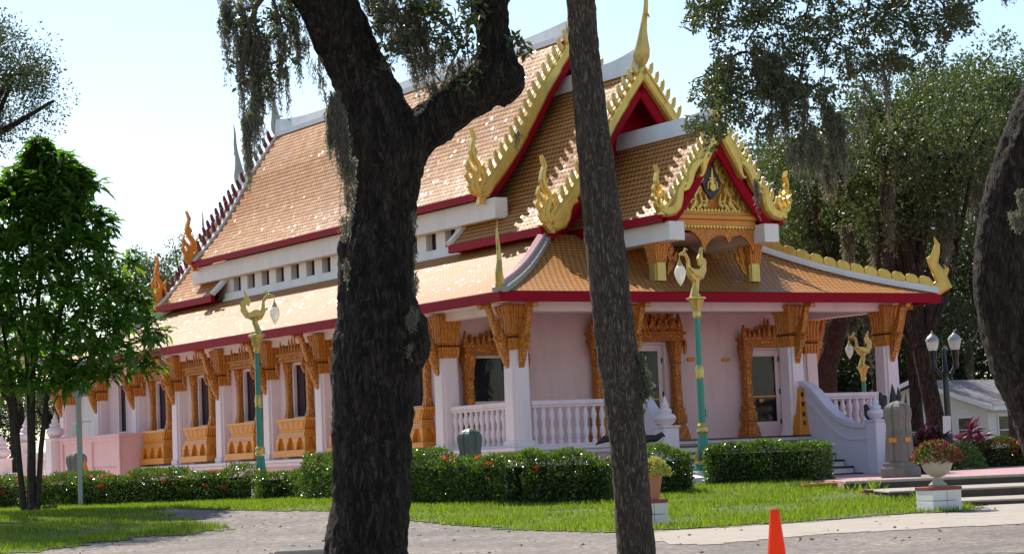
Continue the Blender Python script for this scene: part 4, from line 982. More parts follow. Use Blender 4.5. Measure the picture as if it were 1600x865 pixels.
p=at(735,712,42.6); stone('boundary_stone',(p.x,p.y,.36),1.36,.50,M_['gstone'],'dark green pointed stone tablet behind the hedge by the porch corner',-.80)
p=at(120,738,58.); stone('boundary_stone',(p.x,p.y,.42),1.38,.58,M_['dstone'],'brown grey pointed stone tablet before the salmon pink stair block',-.8)
p=at(133,735,57.3); m=MB(); m.lathe([(.12,0),(.15,.1),(.08,.3),(.16,.6),(.1,.85),(.05,1.0),(.005,1.2)],n=10); tag(m.build('gilt_ornament',M_['goldplain'],loc=(p.x,p.y,.42),smooth=True),'small orange gold ornament standing right beside the brown stone tablet','ornament')
# cone
p=at(1210,795,14); z=p.z; r=tag(empty('traffic_cone',(p.x,p.y,0)),'bright orange traffic cone standing on the gravel in the foreground','cone')
m=MB(); m.lathe([(.098,.03),(.03,z-.01),(.026,z),(.012,z)],n=24); m.build('cone_body',M_['orange'],r,smooth=True)
m=MB(); m.box(-.2,.2,-.2,.2,0,.03); m.build('base',M_['orange'],r,bevel=.008)
# block pedestals with pots
def block(p,w,h,label,rz=0.):
    r=tag(empty('painted_block_pedestal',p,rz),label,'pedestal'); g=.006
    for i,(x0,x1) in enumerate(((-w/2,-.01*0-.003),(.003,w/2))):
        for j in range(2):
            z0=h*.47*j; m=MB(); m.box(x0,x1,-w/2,w/2,z0-.0+(0 if j==0 else g),h*.47*(j+1)); m.build('block',M_['white'],r,bevel=.008)
    m=MB(); m.box(-w/2-.01,w/2+.01,-w/2-.01,w/2+.01,h*.945,h*1.0+.03); m.build('brick_cap',M_['brick'],r,bevel=.006); return r
pr=gp(1468,797); block((pr.x,pr.y,pr.z-.01),.49,.34,'white painted block pedestal with brick cap at the end of the concrete steps',.35)
pl=gp(1020,820); block((pl.x,pl.y,pl.z-.01),.40,.36,'white painted block pedestal with brick cap, half hidden behind the leaning palm trunk',.1)
m=MB(); m.lathe([(.13,0),(.14,.03),(.10,.06),(.055,.11),(.06,.14),(.13,.17),(.20,.24),(.235,.34),(.26,.385),(.26,.41),(.22,.41),(.19,.36)],n=22)
tag(m.build('stone_urn',M_['urn'],loc=(pr.x,pr.y,pr.z+.36),smooth=True),'cream footed urn on the white block pedestal beside the steps','urn')
m=MB(); m.lathe([(.10,0),(.105,.02),(.165,.34),(.185,.34),(.185,.39),(.15,.39),(.14,.33)],n=20)
tag(m.build('terracotta_pot',M_['terra'],loc=(pl.x+.01,pl.y,pl.z+.38),smooth=True),'tall terracotta pot on the white pedestal behind the palm trunk','pot')
# debris on the lawn
p=gp(1362,772); m=MB(); m.box(-.18,.14,-.07,.03,0,.06); m.box(.02,.27,-.14,-.02,-.01,.045); m.box(-.05,.1,.04,.12,0,.05); tag(m.build('broken_bricks',M_['brick'],loc=(p.x,p.y,p.z+.02),rot=(0,.05,.3),bevel=.008),'broken brown brick pieces lying on the sunny lawn','bricks')
p=gp(1290,762); m=MB(); m.box(-.45,.45,-.13,.13,0,.04); tag(m.build('wooden_board',M_['yel'],loc=(p.x,p.y,p.z+.06),rot=(.0,-.02,.1),bevel=.006),'yellow brown board lying on the grass by the right hedge end','board')
# ================================================================ HOUSE
K=at(1543,640,80); r=tag(empty('white_bungalow',(K.x,K.y,.3),R_(45)),'low white sided bungalow with grey shingle roof beyond the hedge','house')
# local: +x along the eave side (right, away), +y along the gable side (left, away)
GW,HL=6.0,11.; ze,zr=2.08,3.05
m=MB(); m.box(0,HL,0,.2,-.3,ze); m.box(0,.2,.2,GW,-.3,ze); m.box(HL-.2,HL,.2,GW,-.3,ze); m.prism([(0,ze),(GW,ze),(GW/2,zr-.08)],lambda u,v,d:(d,u,v),0,.18); m.box(.2,HL-.2,GW-.2,GW,-.3,ze); m.build('wall',M_['siding'],r)
m=MB(); 
for (y0,y1) in ((-.45,GW/2),(GW+.45,GW/2)):
    k=(zr-ze)/(GW/2); z0=ze-.45*k
    m.add([(-.4,y0,z0),(HL+.4,y0,z0),(HL+.4,y1,zr),(-.4,y1,zr),(-.4,y0,z0+.07),(HL+.4,y0,z0+.07),(HL+.4,y1,zr+.07),(-.4,y1,zr+.07)],[(0,1,2,3),(7,6,5,4),(0,4,5,1),(1,5,6,2),(2,6,7,3),(3,7,4,0)])
m.build('roof',M_['shingle'],r)
m=MB(); 
for (y0,y1) in ((-.47,GW/2),(GW+.47,GW/2)):
    m.prism([(y0,z0-.1),(y0,z0+.08),(y1,zr+.10),(y1,zr-.06)],lambda u,v,d:(d,u,v),-.46,-.41)
m.box(-.4,HL+.4,-.52,-.46,z0-.1,z0+.06); m.build('white_trim',M_['white'],r)
def hwin(x,y,w,z0,z1,side):
    m=MB(); m.box(-w/2-.07,w/2+.07,-.06,-.003,z0-.07,z1+.07); rot=0 if side=='x' else -math.pi/2
    f_=m.build('window',M_['white'],r,loc=(x,y,0),rot=(0,0,rot)); m=MB(); m.box(-w/2,w/2,-.075,-.06,z0,z1); m.build('pane',M_['glass'],f_); m=MB(); m.box(-w/2,w/2,-.085,-.075,(z0+z1)/2-.02,(z0+z1)/2+.02); m.build('sash_bar',M_['white'],f_)
hwin(.0,.95,.55,.75,1.6,'y'); hwin(.0,4.3,.55,.75,1.55,'y'); hwin(.95,0,.62,.62,1.62,'x'); hwin(6,0,.9,.7,1.6,'x')
m=MB(); m.box(.0-.03,-.003,3.9,4.2,2.2,2.45); m.build('gable_vent',M_['galv'],r)
# ================================================================ VEGETATION
def leaves_np(C,D,size,asp=.42,rnd=None,fold=.25,droop=0.):
    # C (n,3) leaf bases, D (n,3) leaf directions; every leaf is two triangles folded on the midrib
    n=len(C); D=D/np.linalg.norm(D,axis=1,keepdims=True)
    r=rng.normal(size=(n,3)); S=np.cross(D,r); S/=np.linalg.norm(S,axis=1,keepdims=True)+1e-9; Nn=np.cross(S,D)
    s=size*(rng.uniform(.65,1.3,n))[:,None]
    tip=C+D*s; tip[:,2]-=droop*s[:,0]; mid=C+D*s*.5
    a=mid+S*s*asp*.5+Nn*s*asp*fold; b=mid-S*s*asp*.5+Nn*s*asp*fold
    V=np.stack([C,a,tip,b],1).reshape(-1,3); i=np.arange(n)[:,None]*4
    F=np.concatenate([i+[0,1,2],i+[0,2,3]],0); return V,F
def rdir(n,up=0.): d=rng.normal(size=(n,3)); d[:,2]+=up; return d
def clumps(cent,rad,per,size,up=.2,flat=.8,asp=.5):
    # leaves gathered on the outside of irregular clumps
    cent=np.asarray(cent); n=len(cent)
    C=np.repeat(cent,per,0); o=rdir(n*per); o/=np.linalg.norm(o,axis=1,keepdims=True); rr=np.repeat(np.asarray(rad),per)*rng.uniform(.25,1.05,n*per)**.7
    o[:,2]*=flat; C=C+o*rr[:,None]
    return leaves_np(C,o*.8+rdir(n*per,up)*.7,size,asp)
def join_np(L):
    V=[];F=[];n=0
    for v,f in L: V.append(v); F.append(f+n); n+=len(v)
    return np.concatenate(V),np.concatenate(F)
def moss_np(P,L,n=40,w=.012,spread=.08,seg=9,wig=.02):
    # hanging beard of moss below point P
    V=[];F=[];k=0
    for _ in range(n):
        r=rng.uniform(0,1)**.5*spread; a=rng.uniform(0,6.28); x,y=P[0]+r*math.cos(a),P[1]+r*math.sin(a)*.7; z=P[2]+rng.uniform(-.02,.05)
        l=L*rng.uniform(.35,1.0)*(1-.4*r/spread); ph=rng.uniform(0,6.28,2); ww=w*rng.uniform(.5,1.3); ang=rng.uniform(0,3.14); tx,ty=math.cos(ang),math.sin(ang)
        pts=[]
        for i in range(seg+1):
            t=i/seg; px=x*(1)+(P[0]-x)*t*.35+wig*math.sin(ph[0]+t*14)+rng.normal()*wig*.5; py=y+(P[1]-y)*t*.3+wig*math.sin(ph[1]+t*11)
            pts.append((px,py,z-l*t,ww*(1-t*.75)))
        for (px,py,pz,pw) in pts: V+= [(px-tx*pw,py-ty*pw,pz),(px+tx*pw,py+ty*pw,pz)]
        for i in range(seg): F.append((k+2*i,k+2*i+1,k+2*i+3)); F.append((k+2*i,k+2*i+3,k+2*i+2))
        k+=2*(seg+1)
        # stray curls
        for i in range(1,seg):
            for _2 in range(2):
                px,py,pz,pw=pts[i]; a=rng.uniform(0,6.28); q_=wig*rng.uniform(.8,2.2); V+=[(px,py,pz),(px+math.cos(a)*q_,py+math.sin(a)*q_,pz-q_*rng.uniform(.2,1.6)),(px+math.cos(a)*q_*.6,py+math.sin(a)*q_*.6,pz-q_*1.2-pw)]; F.append((k,k+1,k+2)); k+=3
    return np.array(V),np.array(F)
def limb_tree(segs,name,mat,parent,vox=.035,disp=.03,smooth_it=3):
    m=MB()
    for pts,rad in segs:
        n=max(10,int(max(rad)*90)); m.tube(pts,rad,min(n,36),ridge=.028)
    o=m.build(name,mat,parent)
    md=o.modifiers.new('r','REMESH'); md.mode='VOXEL'; md.voxel_size=vox; md.use_smooth_shade=True
    sm=o.modifiers.new('s','SMOOTH'); sm.iterations=smooth_it; sm.factor=.6
    tx=bpy.data.textures.new('barknoise','CLOUDS'); tx.noise_scale=.14; tx.noise_depth=3
    d=o.modifiers.new('d','DISPLACE'); d.texture=tx; d.strength=disp*2; d.mid_level=.5
    tx2=bpy.data.textures.new('barkfine','VORONOI'); tx2.noise_scale=.05
    d=o.modifiers.new('d2','DISPLACE'); d.texture=tx2; d.strength=disp*.7; d.mid_level=.3
    return o
def interp(pts,n):                         # smooth polyline (Catmull-Rom) through pts with radius as last item
    P=[np.array(p,float) for p in pts]; out=[]
    for i in range(len(P)-1):
        p0,p1,p2,p3=P[max(i-1,0)],P[i],P[i+1],P[min(i+2,len(P)-1)]
        for k in range(n):
            t=k/n; out.append(.5*((2*p1)+(-p0+p2)*t+(2*p0-5*p1+4*p2-p3)*t*t+(-p0+3*p1-3*p2+p3)*t**3))
    out.append(P[-1]); return [tuple(o[:3]) for o in out],[max(.004,float(o[3])) for o in out]
def px3(L,base=None):                      # (x,y,Y,width px) -> world + radius
    out=[]
    for (x,y,Y,w) in L: p=at(x,y,Y); out.append((p.x,p.y,p.z,w*Y/FL/2))
    return out
# ---- big foreground oak
t=tag(empty('live_oak',(at(572,865,20).x,20,0)),'massive dark forked oak trunk in the foreground hung with grey moss','tree')
def rel(segs,t): o=Vector(t.location); return [([tuple(Vector(p)-o) for p in pts],rad) for pts,rad in segs]
b0=at(572,865,20)
segs=[interp([(b0.x-.02,20,-.15,.50),(b0.x,20,.12,.42)]+px3([(572,850,20,128),(578,780,20,122),(580,700,20,120),(583,620,20,128),(586,550,20,128),(590,490,20,120),(588,430,20,116),(593,380,20,108),(598,330,20,100),(606,280,20,104),(606,240,20,116)]),4),
 interp(px3([(606,270,20,106),(598,215,20,110),(582,160,20,98),(558,110,20,92),(532,55,19.9,94),(508,0,19.8,92),(480,-60,19.7,96),(455,-130,19.6,86)]),4),
 interp(px3([(612,270,20,92),(640,222,20,74),(680,190,20,72),(720,160,20,70),(755,134,20,76),(776,105,20,68),(771,60,20,52),(767,20,20,54),(765,-30,20,60),(764,-110,20,56)]),4)]
# the burl at the elbow, shoulder bulges
segs+=[interp(px3([(770,150,20,50),(790,128,20,62),(796,100,20,40)]),3),interp(px3([(612,470,20,60),(632,500,19.95,62),(640,540,19.95,66),(628,580,20,50)]),3),interp(px3([(560,360,20,44),(549,395,20,46),(556,440,20,44)]),3)]
limb_tree(rel(segs,t),'trunk',M_['bark'],t,.032,.03)
def branch_net(starts,n_iter,seed,grav=0.,spread=.6,shrink=.72,tips=None):
    rr=random.Random(seed); m=MB(); tips=[] if tips is None else tips
    def go(p,d,l,r,k):
        pts=[p.copy()];rad=[r]
        for i in range(4):
            d=(d+Vector((rr.gauss(0,.16),rr.gauss(0,.16),rr.gauss(0,.14)-grav))).normalized(); p=p+d*l/4; pts.append(p.copy()); rad.append(r*(1-.12*(i+1)))
            if k<=2: tips.append(tuple(p))
        m.tube(pts,rad,6 if r>.02 else 4,cap=False)
        if k>0:
            for j in range(rr.choice((2,2,3))):
                dd=(d+Vector((rr.gauss(0,spread),rr.gauss(0,spread),rr.gauss(0,spread*.8)))).normalized(); go(p,dd,l*shrink*rr.uniform(.8,1.15),rad[-1]*.75,k-1)
        else: tips.append(tuple(p))
    for p,d,l,r in starts: go(Vector(p),Vector(d).normalized(),l,r,n_iter)
    return m,tips
# twigs and leaves in and beside the fork (their limbs leave the big boughs above the frame)
def pxd(L,Y): return [tuple(at(x,y,Y)) for x,y in L]
tw_=MB(); T0=Vector(t.location)
def twig(L,Y,w0,w1):
    P=pxd(L,Y); n=len(P); tw_.tube([Vector(p)-T0 for p in P],[(w0+(w1-w0)*i/(n-1))*Y/FL/2 for i in range(n)],6)
twig([(470,-60),(430,-30),(400,10),(385,60),(378,110),(390,150)],19.6,14,3); twig([(420,-20),(440,40),(446,90),(430,130)],19.6,7,2); twig([(400,10),(370,20),(352,40)],19.6,6,2); twig([(395,30),(415,80),(405,140),(398,170)],19.7,5,2)
twig([(455,-90),(560,-70),(610,-20),(600,20),(594,60)],19.7,16,4); twig([(600,-30),(650,10),(700,40),(720,70),(700,110),(688,150)],20,9,3); twig([(735,-40),(738,20),(728,60),(735,110)],20.1,8,2); twig([(764,-60),(700,-50),(640,-30),(600,-40)],20,18,8)
twig([(660,90),(675,110),(690,130),(700,165)],20,4,3); twig([(800,60),(815,65),(828,78)],20,4,2); twig([(598,20),(640,12),(665,14)],19.8,5,3)
o=tw_.build('twigs',M_['twig'],t,smooth=True)
sprigs=[(380,20,28),(395,60,26),(372,95,22),(415,40,24),(440,30,26),(450,75,22),(402,110,24),(418,140,18),(432,110,16),(385,130,16),(400,165,12),(360,30,18),(595,40,16),(612,70,20),(604,100,12),(590,12,14),(660,25,22),(690,20,16),(705,55,22),(722,35,18),(742,20,20),(735,70,18),(745,110,14),(700,80,16),(728,130,12),(680,60,14),(800,60,9),(814,68,9),(826,82,9),(648,60,14),(668,8,20),(640,-5,20),(730,0,16),(450,5,26),(480,-10,10)]
C=[];
for (x,y,r) in sprigs:
    n=int(r*r*(.12 if x<520 else .2))+7
    for _ in range(n):
        a=random.uniform(0,6.28); q_=r*random.uniform(0,1)**.5; p=at(x+q_*math.cos(a),y+q_*math.sin(a),19.75+random.gauss(0,.15)); C.append(tuple(p))
C=np.array(C); V,F=leaves_np(C,rdir(len(C),-.2),.075,.42); cloud_mesh('foliage',V-np.array(t.location),F,M_['oakleaf'],t)
ml=[]
def mo(x,y,lpx,n,spx,Y=19.8,w=.006,wig=.012): 
    p=at(x,y,Y); ml.append(moss_np((p.x,p.y,p.z),lpx*Y/FL,n,w,spx*Y/FL,max(7,int(lpx/14)),wig))
for a in [(346,30,80,10,5),(366,40,130,14,6),(384,180,150,30,8),(388,230,110,24,6),(408,150,120,14,6),(436,90,150,14,5),(448,110,120,12,4),(468,90,90,10,4),(478,60,100,8,4),(500,60,150,8,5),(352,-10,95,26,12),(362,20,70,20,10),(376,0,120,34,14),(390,30,150,34,12),(398,110,190,46,10),(392,160,150,26,8),(412,60,175,36,12),(430,20,90,30,14),(440,60,110,30,12),(452,-10,150,40,14),(462,30,120,30,10),(425,130,90,20,10),(470,60,60,16,10),(485,40,70,12,12),(492,100,80,8,8),(505,120,60,8,8)]: mo(*a)
for a in [(524,150,120,34,10),(528,170,100,34,10),(520,195,75,30,8),(536,200,110,46,10),(515,205,60,22,6),(548,250,90,34,9),(545,300,80,22,8),(536,340,60,16,8),(541,410,60,14,5)]: mo(*a,20-.28,.006,.012)
for a in [(590,-10,110,60,14),(608,0,110,60,16),(628,20,120,70,16),(645,10,150,80,18),(640,60,90,44,14),(660,40,115,60,14),(672,80,80,40,12),(655,90,110,50,16),(690,70,90,26,8),(705,100,60,24,8),(700,130,60,34,12),(688,140,40,26,10),(720,90,70,22,8),(650,-20,90,70,22),(680,-10,70,40,14),(575,-10,60,30,10),(615,60,60,24,10),(676,130,60,30,9)]: mo(*a,19.9,.006,.012)
for a in [(648,335,60,10,3),(648,385,60,8,2),(649,430,70,10,4),(646,485,45,18,9),(640,495,35,14,8),(805,205,45,10,12),(640,545,30,8,6)]: mo(*a,19.6,.005,.01)
for a in [(352,0,200,30,10),(385,190,140,50,9),(378,60,230,40,12),(398,60,260,50,12),(520,150,150,50,12),(534,180,190,46,10),(514,170,130,26,7),(526,160,230,20,5),(540,220,170,22,5)]: mo(*a,19.7,.006,.012)
V,F=join_np(ml); cloud_mesh('hanging_moss',V-np.array(t.location),F,M_['moss'],t)
# ---- leaning palm trunk
b0=at(998,900,19); t=tag(empty('palm_tree',(b0.x,b0.y,0)),'tall leaning brown palm trunk crossing in front of the porch','tree')
PP=px3([(998,900,19,66),(993,850,19,60),(986,760,19,57),(978,660,19,58),(966,560,19,62),(955,470,19,62),(944,370,19,62),(933,270,19,58),(922,170,19,52),(913,80,19,48),(908,0,19,46),(902,-100,19,44),(893,-260,19,42),(880,-420,19,40)])
PP=[(b0.x+.01,19,-.1,.27)]+PP
limb_tree(rel([interp(PP,5)],t),'trunk',M_['palm'],t,.028,.012,2)
top=Vector(PP[-1][:3])-Vector(t.location); L=[];mm=MB()
for i in range(22):
    a=i*2.4; el=random.uniform(-.3,.9); d=Vector((math.cos(a)*math.cos(el),math.sin(a)*math.cos(el),math.sin(el))); P=[];p=top.copy()
    for k in range(10): P.append(p.copy()); p=p+d*.2; d=(d+Vector((0,0,-.09))).normalized()
    mm.tube(P,[.02-.0017*k for k in range(10)],5)
    for k in range(3,10):
        for s in range(5):
            c=P[k]; sd=d.cross(Vector((0,0,1))).normalized(); 
            for sg in (-1,1): L.append((tuple(c),tuple(sd*sg+d*.6+Vector((0,0,-.3)))))
mm.build('frond_stems',M_['palmleaf'],t)
C=np.array([l[0] for l in L])+rng.normal(size=(len(L),3))*.05; D=np.array([l[1] for l in L]); V,F=leaves_np(C,D,.55,.06); cloud_mesh('fronds',V,F,M_['palmleaf'],t)
p=at(1002,560,18.95)-Vector(t.location); L=[moss_np((p.x-.03,p.y-.0,p.z+.04),.34,26,.003,.04,10,.018),moss_np((p.x-.0,p.y,p.z-.10),.34,30,.003,.045,9,.022),moss_np((p.x+.01,p.y,p.z-.22),.26,18,.003,.04,8,.026)]
V,F=join_np(L); cloud_mesh('hanging_moss',V,F,mat_leaf('green_grey_moss',[(.13,.14,.09),(.20,.21,.14)],.4,.9,.1,(1,1.1,.8)),t)
# ---- right foreground oak with the overhanging boughs
t=tag(empty('live_oak',(7.3,26,0)),'thick ridged oak trunk curving in from the right edge, its leafy boughs overhead','tree')
segs=[interp([(6.95,26,-.2,.42)]+px3([(1665,740,26,100),(1630,650,26,92),(1595,570,26,92),(1572,480,26,94),(1566,400,26,88),(1580,310,26,84),(1602,240,26,84),(1630,170,26,84),(1665,90,26,76),(1700,0,26,70),(1720,-120,26,64),(1710,-260,26,54)]),4),
 interp(px3([(1700,0,26,60),(1640,-90,25.6,50),(1560,-150,25,44),(1460,-160,24.5,38),(1380,-130,24,32),(1320,-80,23.8,24),(1280,-30,23.7,18)]),3),interp(px3([(1580,330,26,40),(1600,290,26,34),(1640,260,25.8,30),(1700,235,25.5,26)]),3)]
limb_tree(rel(segs,t),'trunk',M_['bark2'],t,.038,.03)
T0=Vector(t.location); tw_=MB()
def twig(L,Y,w0,w1):
    P=pxd(L,Y); n=len(P); a_,b_=interp([tuple(Vector(p)-T0+Vector((0,random.gauss(0,.1),0)))+((w0+(w1-w0)*i/(n-1))*(Y/FL/2)*.7,) for i,p in enumerate(P)],4); tw_.tube([Vector(p)+Vector((random.gauss(0,.012),0,random.gauss(0,.012))) for p in a_],b_,6)
for L in [[(1280,-30),(1262,20),(1255,80),(1250,120)],[(1290,-40),(1300,30),(1290,90),(1285,130)],[(1280,-30),(1220,0),(1180,40),(1165,80),(1180,140),(1150,180)],[(1220,0),(1160,-10),(1110,10),(1080,30)],[(1320,-80),(1360,0),(1400,30),(1450,50),(1490,40)],[(1360,0),(1350,50),(1370,80)],[(1250,60),(1290,60),(1330,90),(1350,120)],[(1165,80),(1110,110),(1080,130)],[(1180,140),(1130,160),(1085,150)],[(1255,100),(1240,160),(1290,170),(1300,200)],[(1450,-20),(1480,10),(1510,50)]]: twig(L,23.7,7,2)
twig([(1280,-60),(1300,-200),(1380,-260)],24,14,10)
tw_.build('boughs',M_['twig'],t,smooth=True)
sp=[]
def fill(n,x0,x1,y0,y1,f,r0=10,r1=20):
    k=0
    while k<n:
        x,y=random.uniform(x0,x1),random.uniform(y0,y1)
        if f(x,y): sp.append((x,y,random.uniform(r0,r1))); k+=1
fill(150,1075,1505,-70,50,lambda x,y: y<45-abs(x-1290)*.05)
fill(85,1120,1400,30,125,lambda x,y: True,8,17)
fill(75,1110,1260,80,200,lambda x,y: x>1100+abs(y-140)*.4,8,18)
fill(26,1420,1520,-30,70,lambda x,y: True,9,18)
fill(40,1075,1170,120,205,lambda x,y: True,7,13)
fill(10,1068,1115,0,60,lambda x,y: True,5,10)
fill(10,1095,1140,190,235,lambda x,y: True,6,11)
fill(34,1240,1340,130,260,lambda x,y: True,7,14)
fill(40,1350,1480,40,110,lambda x,y: True,7,13)
C=[]
for (x,y,r) in sp:
    for _ in range(int(r*r*.24)+8):
        a=random.uniform(0,6.28); q_=r*random.uniform(0,1)**.5; C.append(tuple(at(x+q_*math.cos(a),y+q_*math.sin(a),23.7+random.gauss(0,.35))))
C=np.array(C); V,F=leaves_np(C,rdir(len(C),-.1),.062,.45)
# hidden upper crown above the frame (it shades the trunk and the ground)
cc=[(random.gauss(5.6,1.8),random.gauss(25,1.6),random.uniform(8.3,10.8)) for _ in range(60)]
V2,F2=clumps(cc,[.5]*60,110,.09); V,F=join_np([(V,F),(V2,F2)])
cloud_mesh('foliage',V-np.array(t.location),F,M_['oakleaf'],t)
ml=[]
for a in [(1225,150,150,30,8),(1250,210,120,26,8),(1262,230,110,22,7),(1278,220,130,26,8),(1300,230,110,30,8),(1318,230,100,20,6),(1345,160,120,16,6),(1200,180,100,20,7),(1385,120,120,16,6),(1200,80,120,60,16),(1188,100,110,50,12),(1218,90,100,50,12),(1208,140,90,40,14),(1230,120,130,30,12),(1180,70,80,26,10),(1255,140,130,26,10),(1295,170,110,60,10),(1305,180,120,60,10),(1315,190,90,36,10),(1285,150,90,30,10),(1270,200,110,16,8),(1182,205,110,8,3),(1182,285,80,16,5),(1330,90,70,20,12),(1240,230,80,18,8),(1140,90,60,10,10),(1370,100,70,22,14),(1400,80,60,20,14),(1582,-20,45,14,10),(1570,-10,30,8,5),(1350,130,60,14,12)]: mo(*a,23.4,.007,.014)
for a in [(1590,335,40,50,18),(1600,300,50,50,12)]: mo(*a,25.4,.007,.016)
V,F=join_np(ml); cloud_mesh('hanging_moss',V-np.array(t.location),F,M_['moss'],t)
# ---- young tree with long leaves on the mound
b0=gp(52,801); t=tag(empty('young_mango_tree',(b0.x,b0.y,b0.z-.02)),'young many stemmed tree with long drooping glossy leaves on the grass mound','tree')
Y0=b0.y; T0=Vector(t.location); mm=MB()
def st(L,w0,w1,m=mm):
    P=[at(x,y,Y0+dy)-T0 for x,y,dy in L]; n=len(P); m.tube(P,[(w0+(w1-w0)*i/(n-1))*Y0/FL/2*.82 for i in range(n)],8)
st([(50,806,0),(50,700,0),(50,640,0),(52,560,0),(60,470,0),(66,380,0),(72,300,.1)],16,5); st([(38,806,0),(30,720,0),(24,640,0),(14,570,.1),(0,480,.2),(-14,420,.3)],13,4); st([(58,806,0),(64,700,0),(76,600,-.1),(88,520,-.2),(110,430,-.2),(130,360,0)],12,3); st([(46,806,.1),(47,700,.2),(45,600,.3),(36,500,.5),(20,400,.6),(22,320,.6)],12,4); st([(88,520,-.2),(130,480,-.3),(175,450,-.3),(205,440,-.2)],6,3); st([(52,560,0),(20,500,-.5),(-30,470,-.8),(-60,430,-1)],7,3); st([(76,600,-.1),(130,560,-.5),(180,545,-.6),(225,530,-.5)],6,3); st([(66,420,0),(110,360,.5),(120,310,.5)],5,2); st([(40,806,0),(52,790,-.1),(62,800,-.12)],26,10)
mm.build('stems',mat_bark('smooth_brown_bark',(.05,.035,.025),(.10,.075,.055),30,.3,.5,.01,0),t,smooth=True)
def outl(y):                                  # crown outline in picture terms: x limits against height
    T=[(240,50,98),(262,20,122),(290,-5,138),(330,-30,152),(365,-50,170),(405,-75,190),(440,-90,205),(480,-95,222),(520,-95,246),(560,-90,238),(590,-80,195),(610,-60,110)]
    for (a,b) in zip(T,T[1:]):
        if a[0]<=y<=b[0]:
            f=(y-a[0])/(b[0]-a[0]); return a[1]+(b[1]-a[1])*f,a[2]+(b[2]-a[2])*f
    return 60,60
Cb=[];Db=[]
for k in range(1350):
    y=random.uniform(226,606) if k>110 else random.uniform(226,330); x0,x1=outl(y); xm=(x0+x1)/2; hw=(x1-x0)/2; u=random.uniform(-1,1); x=xm+hw*u
    u*=1+.16*math.sin(y*.11+2)+.12*math.sin(y*.31); x=xm+hw*u
    if math.sin(x*.09+1)*math.sin(y*.075+.5)  >.62: continue
    dep=math.sqrt(max(0,1-u*u))*hw*Y0/FL*.95; dy=random.uniform(-dep,dep)
    if random.random()<.1 and abs(u)<.7 and abs(dy)<dep*.6: continue
    p=at(x,y,Y0+dy)-T0; od=Vector((p.x-(at(60,420,Y0)-T0).x,dy,(p.z-2.6)*.6)); od=od.normalized() if od.length>.01 else Vector((0,0,1))
    ax=(od*.7+Vector((0,0,.8))).normalized()
    for j in range(random.randint(9,14)):
        d=ax*random.uniform(-.1,.8)+Vector((random.gauss(0,1),random.gauss(0,1),random.gauss(-.1,.45))).normalized(); Cb.append(tuple(p+Vector((random.gauss(0,.03),random.gauss(0,.03),random.uniform(-.12,.05))))); Db.append(tuple(d.normalized()))
C=np.array(Cb); D=np.array(Db); n=len(C); D/=np.linalg.norm(D,axis=1,keepdims=True)
S=np.cross(D,np.array([0,0,1.])+rng.normal(size=(n,3))*.25); S/=np.linalg.norm(S,axis=1,keepdims=True)+1e-9
s=rng.uniform(.24,.42,n)[:,None]; up=np.array([0,0,1.])
w=s*.125; p1=C+D*s*.35+up*s*.04; p2=C+D*s*.72-up*s*.10; p3=C+D*s*.98-up*s*.34
V=np.stack([C,p1+S*w,p1-up*w*.5,p1-S*w,p2+S*w*.8,p2-up*w*.4,p2-S*w*.8,p3],1).reshape(-1,3); i=np.arange(n)[:,None]*8
F=np.concatenate([i+[0,1,2],i+[0,2,3],i+[1,4,5],i+[1,5,2],i+[2,5,6],i+[2,6,3],i+[4,7,5],i+[5,7,6]],0)
cloud_mesh('foliage',V,F,M_['mango'],t)
p=gp(78,798); V,F=leaves_np(np.tile([[0,0,.0]],(60,1))+rng.normal(size=(60,3))*[.1,.06,.02],rdir(60,1.2),.16,.4); tag(cloud_mesh('small_bronze_plant',V,F,M_['croton'],loc=(p.x,p.y,gz(p.x,p.y))),'small low bronze leaved plant at the foot of the young tree','plant')
